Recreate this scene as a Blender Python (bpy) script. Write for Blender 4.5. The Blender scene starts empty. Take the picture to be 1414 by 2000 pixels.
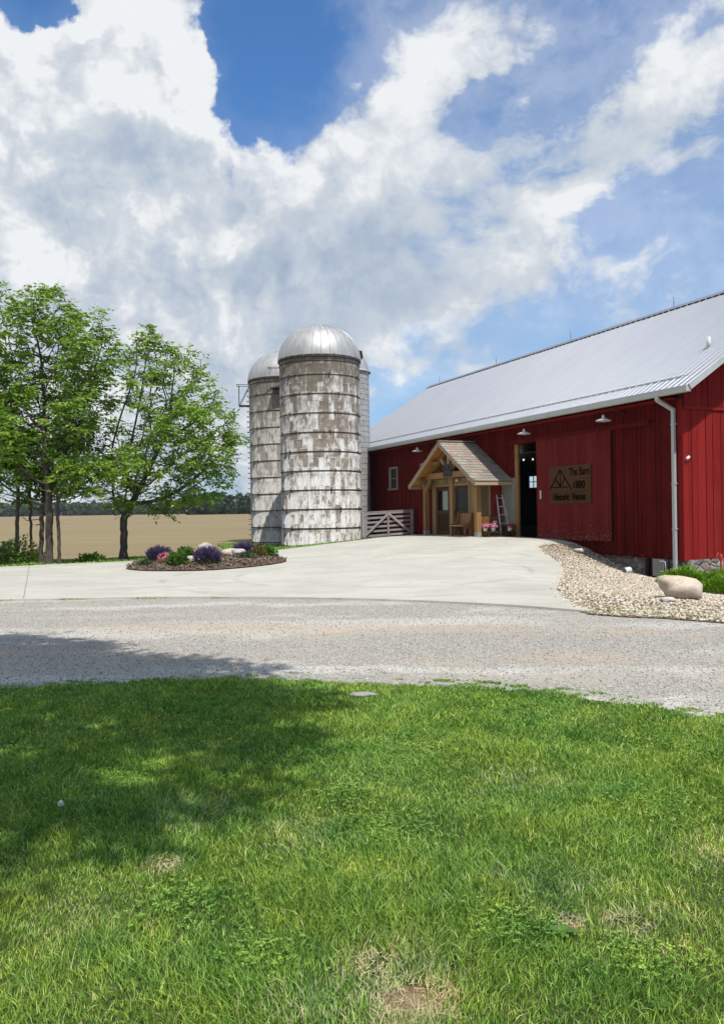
import bpy, bmesh, math, random
import numpy as np
from mathutils import Vector, Matrix
from mathutils.geometry import delaunay_2d_cdt
R=math.radians
random.seed(7); rng=np.random.default_rng(7)
sc=bpy.context.scene; COL=sc.collection

# ------------------------------------------------------------ camera
cd=bpy.data.cameras.new('camera'); cam=bpy.data.objects.new('camera',cd); COL.objects.link(cam)
cam.location=(0,0,1.6); cam.rotation_euler=(R(90)-0.0026,0.0155,0)
cd.sensor_fit='VERTICAL'; cd.sensor_height=24; cd.lens=24*1540/2000; cd.clip_end=5000; cd.clip_start=.05
sc.camera=cam
# ------------------------------------------------------------ view
sc.view_settings.view_transform='Standard'; sc.view_settings.look='None'
sc.view_settings.exposure=0.05; sc.view_settings.gamma=1
# ------------------------------------------------------------ sun
EL=R(63); SV=Vector((.44*math.cos(EL),-.898*math.cos(EL),math.sin(EL))).normalized()
sd=bpy.data.lights.new('sun','SUN'); sd.energy=4.7; sd.angle=R(.53); sd.color=(1,.955,.89)
sun=bpy.data.objects.new('sun',sd); COL.objects.link(sun)
sun.rotation_euler=SV.to_track_quat('Z','Y').to_euler(); sun.location=(5,-10,20)

# ------------------------------------------------------------ node helpers
class NT:
    def __init__(s,tree): s.t=tree; s.n=tree.nodes; s.l=tree.links
    def new(s,typ,**kw):
        n=s.n.new(typ)
        for k,v in kw.items():
            if k.startswith('i_'): s.put(n,k[2:].replace('_',' '),v)
            else: setattr(n,k,v)
        return n
    def put(s,n,key,v):
        inp=n.inputs[int(key)] if key.isdigit() else n.inputs[key]
        if isinstance(v,bpy.types.NodeSocket): s.l.new(v,inp)
        else:
            if inp.type=='RGBA' and hasattr(v,'__len__') and len(v)==3: v=(*v,1)
            inp.default_value=v
    def math(s,op,a,b=None,c=None,clamp=False):
        n=s.n.new('ShaderNodeMath'); n.operation=op; n.use_clamp=clamp
        for i,v in enumerate((a,b,c)):
            if v is not None: s.put(n,str(i),v)
        return n.outputs[0]
    def vm(s,op,a,b=None,scale=None):
        n=s.n.new('ShaderNodeVectorMath'); n.operation=op; s.put(n,'0',a)
        if b is not None: s.put(n,'1',b)
        if scale is not None: s.put(n,'Scale',scale)
        return n.outputs['Value'] if op in('LENGTH','DOT_PRODUCT') else n.outputs[0]
    def mix(s,f,a,b,blend='MIX'):
        n=s.n.new('ShaderNodeMix'); n.data_type='RGBA'; n.blend_type=blend
        s.put(n,'0',f); s.put(n,'6',a); s.put(n,'7',b); return n.outputs[2]
    def noise(s,vec,scale,detail=4,rough=.55,dist=0,out='Fac',dim='3D'):
        n=s.n.new('ShaderNodeTexNoise'); n.noise_dimensions=dim
        if vec is not None: s.l.new(vec,n.inputs['Vector'])
        n.inputs['Scale'].default_value=scale; n.inputs['Detail'].default_value=detail
        n.inputs['Roughness'].default_value=rough; n.inputs['Distortion'].default_value=dist
        return n.outputs[out]
    def vor(s,vec,scale,out='Color',feature='F1',rand=1):
        n=s.n.new('ShaderNodeTexVoronoi'); n.feature=feature; s.l.new(vec,n.inputs['Vector'])
        n.inputs['Scale'].default_value=scale; n.inputs['Randomness'].default_value=rand
        return n.outputs[out]
    def mr(s,v,a,b,c=0.,d=1.,smooth=False):
        n=s.n.new('ShaderNodeMapRange'); n.interpolation_type='SMOOTHSTEP' if smooth else 'LINEAR'
        for k,x in zip(('Value','From Min','From Max','To Min','To Max'),(v,a,b,c,d)): s.put(n,k,x)
        return n.outputs[0]
    def mapping(s,vec,loc=(0,0,0),rot=(0,0,0),sca=(1,1,1),typ='POINT'):
        n=s.n.new('ShaderNodeMapping'); n.vector_type=typ; s.l.new(vec,n.inputs[0])
        n.inputs[1].default_value=loc; n.inputs[2].default_value=rot; n.inputs[3].default_value=sca
        return n.outputs[0]
    def ramp(s,f,stops):
        n=s.n.new('ShaderNodeValToRGB'); s.l.new(f,n.inputs[0]); e=n.color_ramp.elements
        while len(e)<len(stops): e.new(.5)
        for el,(p,c) in zip(e,stops): el.position=p; el.color=(*c,1)
        return n.outputs[0]
    def obj(s): return s.new('ShaderNodeTexCoord').outputs['Object']
    def pos(s): return s.new('ShaderNodeNewGeometry').outputs['Position']
    def tint(s):
        n=s.new('ShaderNodeAttribute'); n.attribute_name='tint'; return n.outputs['Fac']

# ------------------------------------------------------------ world : Nishita sky + clouds by direction
w=bpy.data.worlds.new('World'); sc.world=w; w.use_nodes=True
w.cycles.sampling_method='MANUAL'; w.cycles.sample_map_resolution=512
T=NT(w.node_tree); T.n.clear()
sky=T.new('ShaderNodeTexSky',sky_type='NISHITA',sun_disc=False,sun_elevation=EL,sun_rotation=math.atan2(SV.x,SV.y))
sky.air_density=1.0; sky.dust_density=.6; sky.ozone_density=2.2
gen=T.new('ShaderNodeTexCoord').outputs['Generated']
sx=T.new('ShaderNodeSeparateXYZ'); T.l.new(gen,sx.inputs[0])
az=T.math('ARCTAN2',sx.outputs[0],sx.outputs[1]); el=T.math('ARCSINE',sx.outputs[2])
cb=T.new('ShaderNodeCombineXYZ'); T.l.new(az,cb.inputs[0]); T.l.new(el,cb.inputs[1]); ae=cb.outputs[0]
def PA(px,py):
    a=math.atan((px-707)/1540); return a, math.atan((997-py)/1540*math.cos(a))
warp=T.vm('SCALE',T.vm('SUBTRACT',T.noise(gen,3.2,5,.62,out='Color'),(.5,.5,.5)),scale=.26)
wfine=T.vm('SCALE',T.vm('SUBTRACT',T.noise(gen,13,7,.66,out='Color'),(.5,.5,.5)),scale=.085)
aw=T.vm('ADD',T.vm('ADD',ae,warp),wfine)
def blob(px,py,sw,sh,rot,amp,vec=None):
    a,e=PA(px,py)
    v=T.vm('SUBTRACT',vec or aw,(a,e,0))
    v=T.mapping(v,rot=(0,0,-R(rot)))
    v=T.vm('MULTIPLY',v,(1540/sw,1540/sh,0))
    return T.mr(T.vm('LENGTH',v),0,1,amp,0,smooth=True)
def total(l):
    r=l[0]
    for x in l[1:]: r=T.math('ADD',r,x)
    return r
# cloud cover (positive) and blue gaps (negative); sizes in photo pixels are turned into angles
cover=[blob(230,230,420,260,0,.8),blob(400,90,110,130,20,.3),blob(120,500,420,260,0,.4),blob(850,210,330,120,38,.6),blob(700,400,560,190,35,.5),blob(1330,160,400,110,48,.75),blob(1160,350,400,90,42,.6),blob(850,620,420,170,10,.5),blob(1010,330,300,130,30,.3),blob(560,540,440,250,0,.6),blob(900,470,360,190,15,.3),blob(250,640,480,240,0,.7),blob(1330,330,240,160,40,.3),
       blob(600,60,215,240,-32,-1.5),blob(530,40,110,90,0,-.5),blob(90,10,140,100,0,-1.3),blob(985,245,140,55,30,-.75),blob(1130,110,130,170,25,-.55),blob(1390,180,60,110,0,-.35),blob(1260,450,200,70,15,-.2),blob(1090,620,170,90,0,-.35),blob(780,800,200,70,25,-.8),blob(520,540,50,30,0,-.3)]
wv=T.vm('ADD',gen,T.vm('SCALE',T.vm('SUBTRACT',T.noise(gen,9,5,.6,out='Color'),(.5,.5,.5)),scale=.09))
def billow(v): # rounded puffs: folded noise in four octaves
    r=None
    for sc_,am in((8,.5),(17,.3),(36,.18),(75,.1)):
        f=T.math('MULTIPLY',T.math('ABSOLUTE',T.math('SUBTRACT',T.noise(v,sc_,0,.5),.5)),am*2.2); r=f if r is None else T.math('ADD',r,f)
    return T.math('SUBTRACT',.34,r)
bw0=billow(wv)
nb=T.noise(gen,7,12,.6,.25)
gst=T.mapping(ae,rot=(0,0,-R(43)),sca=(3.0,7.5,1))
gsw=T.vm('ADD',gst,T.vm('SCALE',T.vm('SUBTRACT',T.noise(gen,5,4,.6,out='Color'),(.5,.5,.5)),scale=.9))
ns=T.noise(gsw,1.9,11,.62,.3)
right=T.mr(az,-.16,.1,smooth=True)
nn=T.math('ADD',T.math('MULTIPLY',T.math('SUBTRACT',nb,.5),T.mr(right,0,1,1.1,1.0)),T.math('MULTIPLY',T.math('SUBTRACT',ns,.5),T.mr(right,0,1,.3,2.3)))
nn=T.math('ADD',nn,T.math('MULTIPLY',T.math('SUBTRACT',bw0,.08),T.mr(right,0,1,1.15,.35)))
D=T.math('ADD',T.math('ADD',total(cover),.42),nn)
soft=T.mr(right,0,1,.34,.95)
alpha=T.mr(D,.15,T.math('ADD',.15,soft),smooth=True)
alpha=T.math('MAXIMUM',alpha,T.mr(D,-.9,.5,0,T.mr(right,0,1,.06,.36),smooth=True))
low=T.mr(el,.0,.16,1,0,smooth=True)
alpha=T.math('MAXIMUM',alpha,T.math('MULTIPLY',low,.62))
# brightness of the cloud: sunlit tops and billows, grey bases
gup=T.vm('ADD',wv,(.012,.0,.03)); gup2=T.vm('ADD',gen,(.01,.0,.035))
nb2=T.noise(gup2,7,12,.6,.25); bw1=billow(gup)
relief=T.math('ADD',T.math('MULTIPLY',T.math('SUBTRACT',nb,nb2),1.1),T.math('MULTIPLY',T.math('SUBTRACT',bw0,bw1),T.mr(right,0,1,1.1,.3)))
big=T.noise(gen,2.6,7,.58)
bl=[blob(720,420,330,60,38,.3),blob(640,330,300,50,35,.22),blob(930,330,260,50,35,.2),blob(330,120,260,170,-20,.4),blob(500,260,220,110,-30,.3),blob(80,480,200,150,0,.4),blob(850,180,300,110,38,.3),blob(1320,150,330,110,45,.3),blob(850,660,240,50,12,.35),blob(1060,500,220,60,12,.25),blob(30,130,160,180,0,.25),
    blob(220,350,230,110,20,-.2),blob(640,580,330,130,0,-.22),blob(330,520,260,90,0,-.1),blob(200,620,240,80,0,-.25),blob(830,460,260,110,20,-.1),blob(420,420,110,60,0,-.12)]
B=T.math('ADD',T.math('ADD',T.math('ADD',.66,total(bl)),relief),T.math('ADD',T.math('MULTIPLY',T.math('SUBTRACT',big,.5),.9),T.math('MULTIPLY',T.math('SUBTRACT',ns,.5),.9)))
edge=T.mr(alpha,.0,1,.2,0)
B=T.math('ADD',B,edge)
cc=T.ramp(B,[(0.0,(3.4,4.2,5.4)),(.38,(4.4,5.2,6.3)),(.75,(6.1,6.6,7.2)),(1.0,(8.4,8.6,8.8))])
skc=T.mix(1,sky.outputs[0],(.74,1.2,1.6),'MULTIPLY')
skc=T.mix(T.mr(el,0.02,.42,.55,0,smooth=True),skc,(3.7,5.1,6.7))
fin=T.mix(alpha,skc,cc)
# clear sky takes over below the horizon and behind
bg=T.new('ShaderNodeBackground'); T.l.new(fin,bg.inputs[0]); bg.inputs[1].default_value=.1
out=T.new('ShaderNodeOutputWorld'); T.l.new(bg.outputs[0],out.inputs[0])

# ------------------------------------------------------------ mesh helpers
def tag(o,label=None,cat=None,group=None,kind=None):
    if label: o['label']=label
    if cat: o['category']=cat
    if group: o['group']=group
    if kind: o['kind']=kind
    return o
OFF={}
def empty(name,loc,rz=0,label=None,cat=None,group=None,off=(0,0,0)):
    o=bpy.data.objects.new(name,None); COL.objects.link(o); o.location=loc; o.rotation_euler=(0,0,rz)
    o.empty_display_size=.2; OFF[o.name]=Vector(off)
    return tag(o,label,cat,group)
class MB:
    def __init__(s): s.v=[]; s.f=[]; s.t=[]
    def add(s,vs,fs,t=None):
        b=len(s.v); s.v+= [tuple(p) for p in vs]; t=random.random() if t is None else t
        for f in fs: s.f.append(tuple(i+b for i in f)); s.t.append(t)
        return s
    def box(s,x0,x1,y0,y1,z0,z1,t=None):
        v=[(x,y,z) for x in(x0,x1) for y in(y0,y1) for z in(z0,z1)]
        return s.add(v,[(0,1,3,2),(4,6,7,5),(0,4,5,1),(2,3,7,6),(0,2,6,4),(1,5,7,3)],t)
    def beam(s,p,q,w,h,up=(0,0,1),t=None):
        p=Vector(p);q=Vector(q);d=(q-p).normalized();a=d.cross(Vector(up))
        if a.length<1e-4: a=d.cross(Vector((1,0,0)))
        a.normalize(); b=a.cross(d)
        v=[e+a*sx*w/2+b*sy*h/2 for e in(p,q) for sx,sy in((-1,-1),(1,-1),(1,1),(-1,1))]
        return s.add(v,[(0,1,2,3),(7,6,5,4),(0,4,5,1),(1,5,6,2),(2,6,7,3),(3,7,4,0)],t)
    def tube(s,pts,r,n=8,t=None,caps=True):
        pts=[Vector(p) for p in pts]; rs=r if hasattr(r,'__len__') else [r]*len(pts)
        vs=[];fs=[];ref=None
        for i,p in enumerate(pts):
            d=(pts[min(i+1,len(pts)-1)]-pts[max(i-1,0)]).normalized()
            if ref is None: ref=d.orthogonal().normalized()
            a=(ref-d*ref.dot(d)); a=a.normalized() if a.length>1e-5 else d.orthogonal().normalized(); ref=a; b=d.cross(a)
            for k in range(n): c=2*math.pi*k/n; vs.append(p+(a*math.cos(c)+b*math.sin(c))*rs[i])
        for i in range(len(pts)-1):
            for k in range(n): fs.append((i*n+k,i*n+(k+1)%n,(i+1)*n+(k+1)%n,(i+1)*n+k))
        if caps: fs+=[tuple(range(n-1,-1,-1)),tuple((len(pts)-1)*n+k for k in range(n))]
        return s.add(vs,fs,t)
    def lathe(s,prof,c=(0,0,0),n=24,t=None,fl=None):
        vs=[];fs=[]
        for r,z in prof:
            for k in range(n):
                a=2*math.pi*k/n; rr=r if fl is None else r*fl(a); vs.append((c[0]+rr*math.cos(a),c[1]+rr*math.sin(a),c[2]+z))
        for i in range(len(prof)-1):
            for k in range(n): fs.append((i*n+k,i*n+(k+1)%n,(i+1)*n+(k+1)%n,(i+1)*n+k))
        return s.add(vs,fs,t)
    def build(s,name,m,parent=None,smooth=False):
        me=bpy.data.meshes.new(name); off=OFF.get(parent.name,Vector()) if parent else Vector()
        me.from_pydata([(v[0]-off.x,v[1]-off.y,v[2]-off.z) for v in s.v],[],s.f); me.update()
        at=me.attributes.new('tint','FLOAT','FACE'); at.data.foreach_set('value',s.t)
        me.materials.append(m); o=bpy.data.objects.new(name,me); COL.objects.link(o)
        if smooth: me.polygons.foreach_set('use_smooth',[True]*len(me.polygons))
        if parent: o.parent=parent; OFF[o.name]=off
        return o
def np_mesh(name,V,F,mat,tint=None,smooth=False,parent=None):
    """V (n,3) ; F (m,k) with one k ; tint per face"""
    me=bpy.data.meshes.new(name); V=np.asarray(V,np.float32); F=np.asarray(F,np.int32); m,k=F.shape
    me.vertices.add(len(V)); me.vertices.foreach_set('co',V.ravel())
    me.loops.add(m*k); me.loops.foreach_set('vertex_index',F.ravel())
    me.polygons.add(m); me.polygons.foreach_set('loop_start',np.arange(0,m*k,k,dtype=np.int32))
    if smooth: me.polygons.foreach_set('use_smooth',np.ones(m,bool))
    me.update(calc_edges=True)
    if tint is not None:
        a=me.attributes.new('tint','FLOAT','FACE'); a.data.foreach_set('value',np.asarray(tint,np.float32))
    me.materials.append(mat); o=bpy.data.objects.new(name,me); COL.objects.link(o)
    if parent: o.parent=parent; OFF[o.name]=OFF.get(parent.name,Vector())
    return o

# ------------------------------------------------------------ materials
def mat(name,fn,bump=None,disp=.01,**kw):
    m=bpy.data.materials.new(name); m.use_nodes=True; t=NT(m.node_tree); b=t.n['Principled BSDF']
    c=fn(t) if callable(fn) else fn
    t.put(b,'Base Color',c)
    b.inputs['Roughness'].default_value=kw.get('rough',.7); b.inputs['Metallic'].default_value=kw.get('metal',0)
    b.inputs['Specular IOR Level'].default_value=kw.get('spec',.4)
    if bump:
        n=t.new('ShaderNodeBump'); n.inputs['Strength'].default_value=kw.get('bs',.6); n.inputs['Distance'].default_value=disp
        t.put(n,'Height',bump(t)); t.l.new(n.outputs[0],b.inputs['Normal'])
    return m
def leafmat(name,fn,trans=.35,rough=.5,tcol=(1.2,1.3,.5)):
    m=bpy.data.materials.new(name); m.use_nodes=True; t=NT(m.node_tree); b=t.n['Principled BSDF']; o=t.n['Material Output']
    c=fn(t); t.put(b,'Base Color',c); b.inputs['Roughness'].default_value=rough; b.inputs['Specular IOR Level'].default_value=.35
    tr=t.new('ShaderNodeBsdfTranslucent'); t.l.new(t.mix(1,c,tcol,'MULTIPLY'),tr.inputs[0])
    mx=t.new('ShaderNodeMixShader'); mx.inputs[0].default_value=trans
    t.l.new(b.outputs[0],mx.inputs[1]); t.l.new(tr.outputs[0],mx.inputs[2]); t.l.new(mx.outputs[0],o.inputs[0])
    return m
def c_red(dark,lite,chips=.0,low=None):
    def f(t):
        p=t.obj(); s=t.mapping(p,sca=(6,6,.5))
        n=t.noise(s,3,5,.6); n2=t.noise(p,.7,3)
        c=t.mix(t.mr(n,.3,.72),dark,lite)
        c=t.mix(t.mr(n2,.35,.75,0,.35),c,tuple(x*.62 for x in dark))
        fd=t.noise(t.mapping(p,sca=(2.2,2.2,.35)),1.3,6,.62); c=t.mix(t.mr(fd,.52,.72,0,.25),c,(lite[0]*1.15,lite[1]*2.6,lite[2]*2.6)); c=t.mix(t.mr(fd,.46,.3,0,.35),c,tuple(x*.5 for x in dark))
        c=t.mix(t.math('MULTIPLY',t.tint(),.35),c,tuple(min(1,x*1.5) for x in lite))
        if chips:
            ch=t.noise(t.mapping(p,sca=(9,9,4)),3.2,5,.6)
            if low:
                sz=t.new('ShaderNodeSeparateXYZ'); t.l.new(p,sz.inputs[0]); ch=t.math('ADD',ch,t.mr(sz.outputs[2],low[0],low[1],.11,0))
            c=t.mix(t.mr(ch,chips,chips+.02,0,.85),c,(.42,.33,.29))
        return c
    return f
M={}
M['red']=mat('shade_toned_red_paint',c_red((.072,.0045,.0045),(.115,.009,.008),.745,(0,.6)),rough=.8,spec=.06,bump=lambda t:t.noise(t.mapping(t.obj(),sca=(20,20,1)),4,4),disp=.006)  # barn red with the shade of the long wall put into the colour
M['redgable']=mat('sun_toned_red_paint',c_red((.175,.011,.011),(.235,.019,.017),.735),rough=.8,spec=.06,bump=lambda t:t.noise(t.mapping(t.obj(),sca=(20,20,1)),4,4),disp=.006)  # same barn red, lightened in the colour for the sunlit gable
M['reddoor']=mat('dusty_red_door_paint',c_red((.11,.011,.011),(.15,.019,.018),.70,(.5,1.5)),rough=.85,spec=.06,bump=lambda t:t.noise(t.mapping(t.obj(),sca=(20,20,1)),4,4),disp=.005)
M['reddark']=mat('dark_red_backing',(.012,.0015,.0015),rough=.8)
M['windowtrim']=mat('shade_toned_window_trim',lambda t:t.mix(t.mr(t.noise(t.obj(),9,4),.4,.7),(.34,.31,.28),(.2,.17,.15)),rough=.8,spec=.1)  # white trim, darkened in the colour for the shaded wall
M['redpanel']=mat('red_shutter_paint',(.2,.02,.016),rough=.6)
M['metalroof']=mat('galvanised_roof_metal',lambda t:t.mix(t.mr(t.noise(t.mapping(t.obj(),sca=(1,.2,.2)),2.2,4),.3,.7),(.285,.297,.322),(.33,.342,.37)),rough=.36,metal=.5,spec=.5)
M['white']=mat('white_painted_trim',lambda t:t.mix(t.mr(t.noise(t.obj(),6,4),.4,.8,0,.5),(.6,.6,.58),(.4,.39,.37)),rough=.5)
M['gutter']=mat('pale_gutter_metal',lambda t:t.mix(t.mr(t.noise(t.obj(),3,4),.4,.8,0,.5),(.5,.51,.5),(.38,.38,.37)),rough=.4,metal=.2)
M['darkmetal']=mat('dark_metal',(.04,.04,.04),rough=.45,metal=.6)
M['black']=mat('dark_gap',(.012,.012,.012),rough=.9)
M['iron']=mat('black_iron',lambda t:t.mix(t.noise(t.obj(),14,3),(.02,.02,.022),(.06,.06,.062)),rough=.5,metal=.5)
def wood(a,b,sc_=(14,14,1),tintk=.5):
    def f(t):
        p=t.obj(); n=t.noise(t.mapping(p,sca=sc_),3.0,6,.62,.6); n2=t.noise(p,1.1,3)
        c=t.mix(t.mr(n,.3,.7),a,b); c=t.mix(t.mr(n2,.4,.75,0,.4),c,tuple(x*.55 for x in a))
        return t.mix(t.math('MULTIPLY',t.tint(),tintk),c,tuple(min(1,x*1.35) for x in b))
    return f
M['timber']=mat('honey_timber',wood((.14,.072,.026),(.3,.17,.075)),rough=.65,bump=lambda t:t.noise(t.mapping(t.obj(),sca=(14,14,1)),4,4),disp=.006,spec=.12)
M['fascia']=mat('pale_cut_timber',wood((.28,.19,.12),(.4,.29,.2),(5,5,5)),rough=.65,spec=.12)
M['soffit']=mat('orange_pine_boards',wood((.27,.115,.03),(.42,.19,.05),(2,14,14),.6),rough=.5,spec=.12)
M['batten']=mat('weathered_board_siding',wood((.14,.1,.045),(.34,.265,.155)),rough=.75,bump=lambda t:t.noise(t.mapping(t.obj(),sca=(14,14,1)),4,4),disp=.006,spec=.12)
M['greyboard']=mat('grey_weathered_board',wood((.13,.13,.11),(.29,.29,.26)),rough=.8,spec=.12)
M['doorwood']=mat('red_brown_door_wood',wood((.022,.007,.004),(.045,.014,.006)),rough=.45,spec=.12)
M['doorframe']=mat('brown_door_frame_wood',wood((.045,.019,.008),(.08,.037,.015)),rough=.5,spec=.12)
M['gatewood']=mat('silvered_gate_wood',wood((.2,.175,.17),(.33,.3,.295),(3,3,3)),rough=.8,spec=.12)
M['pew']=mat('varnished_bench_wood',wood((.15,.065,.025),(.26,.125,.05),(3,3,8)),rough=.4,spec=.12)
M['oldwhite']=mat('chipped_white_paint',lambda t:t.mix(t.mr(t.noise(t.obj(),25,4),.5,.6),(.6,.56,.53),(.3,.22,.17)),rough=.7)
def shingle(t):
    c=t.ramp(t.tint(),[(0,(.16,.145,.12)),(.2,(.32,.3,.245)),(.4,(.29,.2,.155)),(.6,(.36,.335,.28)),(.8,(.36,.25,.2)),(1,(.25,.25,.2))])
    return t.mix(t.mr(t.noise(t.obj(),9,4),.35,.7,0,.45),c,(.12,.115,.1))
M['shingle']=mat('mixed_colour_slate_shingle',shingle,rough=.85,bump=lambda t:t.noise(t.obj(),30,4),disp=.008)
M['flash']=mat('dark_drip_edge',(.03,.028,.026),rough=.5)
def glass(name,c=(.008,.009,.01),rough=.08):
    return mat(name,c,rough=rough,spec=.12)
M['glass']=glass('dark_window_glass')
M['pane_reflection']=mat('painted_pale_reflection',(.3,.33,.29),rough=.5)  # reflection in the door glass, put in as a pale colour
def fieldstone(t):
    v=t.mapping(t.obj(),sca=(3.3,3.3,5)); c=t.vor(v,1.2); s=t.new('ShaderNodeSeparateColor'); t.l.new(c,s.inputs[0])
    a=t.ramp(s.outputs[0],[(0,(.2,.15,.11)),(.35,(.3,.25,.2)),(.6,(.16,.15,.15)),(.8,(.42,.39,.36)),(1,(.26,.18,.14))])
    e=t.vor(v,1.2,out='Distance',feature='DISTANCE_TO_EDGE')
    return t.mix(t.mr(e,.03,.07),(.3,.28,.25),t.mix(t.mr(t.noise(t.obj(),20,4),.3,.7,0,.4),a,(.1,.08,.07)))
M['stone']=mat('fieldstone_foundation',fieldstone,rough=.85,disp=.06,bs=1,bump=lambda t:t.mr(t.vor(t.mapping(t.obj(),sca=(3.3,3.3,5)),1.2,out='Distance',feature='DISTANCE_TO_EDGE'),0,.14))
M['greybox']=mat('grey_enamel_box',(.24,.26,.26),rough=.4,metal=.2)
def boulderc(t):
    p=t.obj(); c=t.mix(t.mr(t.noise(p,3,5),.35,.7),(.46,.37,.27),(.64,.56,.45))
    return t.mix(t.mr(t.noise(p,26,5),.5,.75,0,.6),c,(.24,.16,.11))
M['boulder']=mat('tan_granite',boulderc,rough=.85,disp=.012,bump=lambda t:t.noise(t.obj(),18,6))
M['palerock']=mat('pale_limestone',lambda t:t.mix(t.mr(t.noise(t.obj(),9,4),.35,.7),(.36,.31,.27),(.62,.58,.53)),rough=.85,disp=.015,bump=lambda t:t.noise(t.obj(),12,5))
M['bark']=mat('grey_brown_bark',lambda t:t.mix(t.mr(t.noise(t.mapping(t.pos(),sca=(14,14,2)),2,5),.35,.65),(.04,.033,.026),(.105,.088,.07)),rough=.9,disp=.02,bs=.8,bump=lambda t:t.noise(t.mapping(t.pos(),sca=(14,14,2)),2,5))
M['bark2']=mat('reddish_brown_bark',lambda t:t.mix(t.mr(t.noise(t.mapping(t.pos(),sca=(14,14,2)),2,5),.35,.65),(.06,.034,.022),(.13,.08,.055)),rough=.9)
def leafc(stops,ns=.5):
    def f(t):
        c=t.ramp(t.tint(),stops); n=t.noise(t.pos(),ns,3)
        return t.mix(t.mr(n,.35,.7,0,.4),c,t.mix(1,c,(.65,.8,.6),'MULTIPLY'))
    return f
M['leaf']=leafmat('tree_leaves',leafc([(0,(.085,.165,.018)),(.45,(.18,.3,.034)),(.8,(.28,.42,.06)),(1,(.34,.36,.1))]),trans=.33)
M['leaf2']=leafmat('olive_leaves',leafc([(0,(.06,.12,.018)),(.5,(.12,.21,.03)),(.85,(.19,.29,.05)),(1,(.24,.22,.06))]),trans=.3)
M['farleaf']=leafmat('distant_wood_leaves',lambda t:t.mix(t.mr(t.noise(t.pos(),.12,3),.35,.65),t.ramp(t.tint(),[(0,(.025,.05,.018)),(1,(.06,.105,.035))]),(.04,.07,.032)),trans=.12)
def grassc(t):
    p=t.pos()
    c=t.ramp(t.tint(),[(0,(.04,.095,.01)),(.3,(.145,.28,.03)),(.6,(.33,.5,.08)),(.84,(.58,.73,.22)),(.91,(.5,.56,.24)),(.95,(.6,.53,.3)),(1,(.68,.6,.4))])
    n=t.noise(p,1.1,5,.6); n2=t.noise(p,.35,3); n3=t.noise(p,4.5,4,.6)
    c=t.mix(t.mr(n3,.52,.34,0,.75),c,t.mix(1,c,(.42,.62,.5),'MULTIPLY')); c=t.mix(t.mr(n3,.56,.72,0,.6),c,t.mix(1,c,(1.45,1.22,1.0),'MULTIPLY'))
    c=t.mix(t.mr(n,.45,.7,0,.55),c,t.mix(1,c,(1.5,1.12,.9),'MULTIPLY'))
    c=t.mix(t.mr(n,.5,.28,0,.55),c,t.mix(1,c,(.55,.8,.75),'MULTIPLY'))
    return t.mix(t.mr(n2,.4,.7,0,.3),c,t.mix(1,c,(.8,.9,1.3),'MULTIPLY'))
M['grass']=leafmat('lawn_blades',grassc,trans=.2,rough=.6)
M['lawn']=mat('lawn_soil_and_thatch',lambda t:t.mix(t.mr(t.noise(t.pos(),24,5,.7),.35,.65),t.mix(t.mr(t.noise(t.pos(),1.1,4),.4,.65),(.018,.045,.006),(.04,.07,.012)),(.07,.075,.025)),rough=.95)
M['verge']=mat('short_grass_ground',lambda t:t.mix(t.mr(t.noise(t.pos(),6,5,.7),.35,.65),(.04,.085,.018),(.085,.125,.03)),rough=.95)
M['dirt']=mat('bare_dirt',lambda t:t.mix(t.mr(t.noise(t.pos(),40,5,.7),.35,.65),(.15,.095,.05),(.3,.21,.13)),rough=.95,disp=.01,bump=lambda t:t.noise(t.pos(),60,5))
def fieldc(t):
    p=t.pos(); rows=t.noise(t.mapping(p,rot=(0,0,R(8)),sca=(.015,.3,1)),1,5,.6); n=t.noise(t.mapping(p,sca=(.01,.05,1)),1,5); fi=t.noise(p,4,6,.75)
    c=t.mix(t.mr(rows,.35,.65),(.205,.143,.07),(.28,.205,.105)); c=t.mix(t.mr(n,.42,.68,0,.6),c,(.165,.13,.06))
    sy=t.new('ShaderNodeSeparateXYZ'); t.l.new(p,sy.inputs[0])
    c=t.mix(t.mr(sy.outputs[1],200,90,0,.28),c,(.19,.17,.07))
    return t.mix(t.mr(fi,.4,.7,0,.45),c,(.17,.13,.06))
M['field']=mat('stubble_field',fieldc,rough=.95)
def concc(t):
    p=t.pos(); n=t.noise(p,.5,5,.6,.8); n2=t.noise(t.mapping(p,rot=(0,0,.4),sca=(.5,2.2,1)),1.3,5,.6,.5); f=t.noise(p,30,3)
    c=t.mix(t.mr(n,.35,.68),(.42,.402,.34),(.51,.492,.425)); c=t.mix(t.mr(n2,.5,.72,0,.5),c,(.33,.312,.262))
    # swept arcs left by turning wheels, centred on the drive
    r=t.vm('LENGTH',t.vm('SUBTRACT',p,(.5,19.5,0))); s=t.noise(p,.9,3)
    ring=t.math('MULTIPLY',t.mr(t.math('ABSOLUTE',t.math('SUBTRACT',r,3.6)),0.,.16,.55,0,smooth=True),t.mr(s,.45,.6))
    ring2=t.math('MULTIPLY',t.mr(t.math('ABSOLUTE',t.math('SUBTRACT',r,5.3)),0.,.14,.5,0,smooth=True),t.mr(s,.55,.42))
    c=t.mix(t.math('ADD',ring,ring2),c,(.26,.25,.225))
    n4=t.noise(p,2.6,6,.65,.4); c=t.mix(t.mr(n4,.56,.74,0,.45),c,(.3,.285,.24)); cr=t.math('ABSOLUTE',t.math('SUBTRACT',t.noise(p,.55,7,.62,.2),.5)); c=t.mix(t.mr(cr,.0035,.0,0,.5),c,(.2,.19,.165))
    return t.mix(t.mr(f,.45,.7,0,.25),c,(.31,.3,.27))
M['concrete']=mat('broomed_concrete',concc,rough=.85,disp=.004,bump=lambda t:t.noise(t.mapping(t.pos(),sca=(3,30,1)),4,4))
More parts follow.
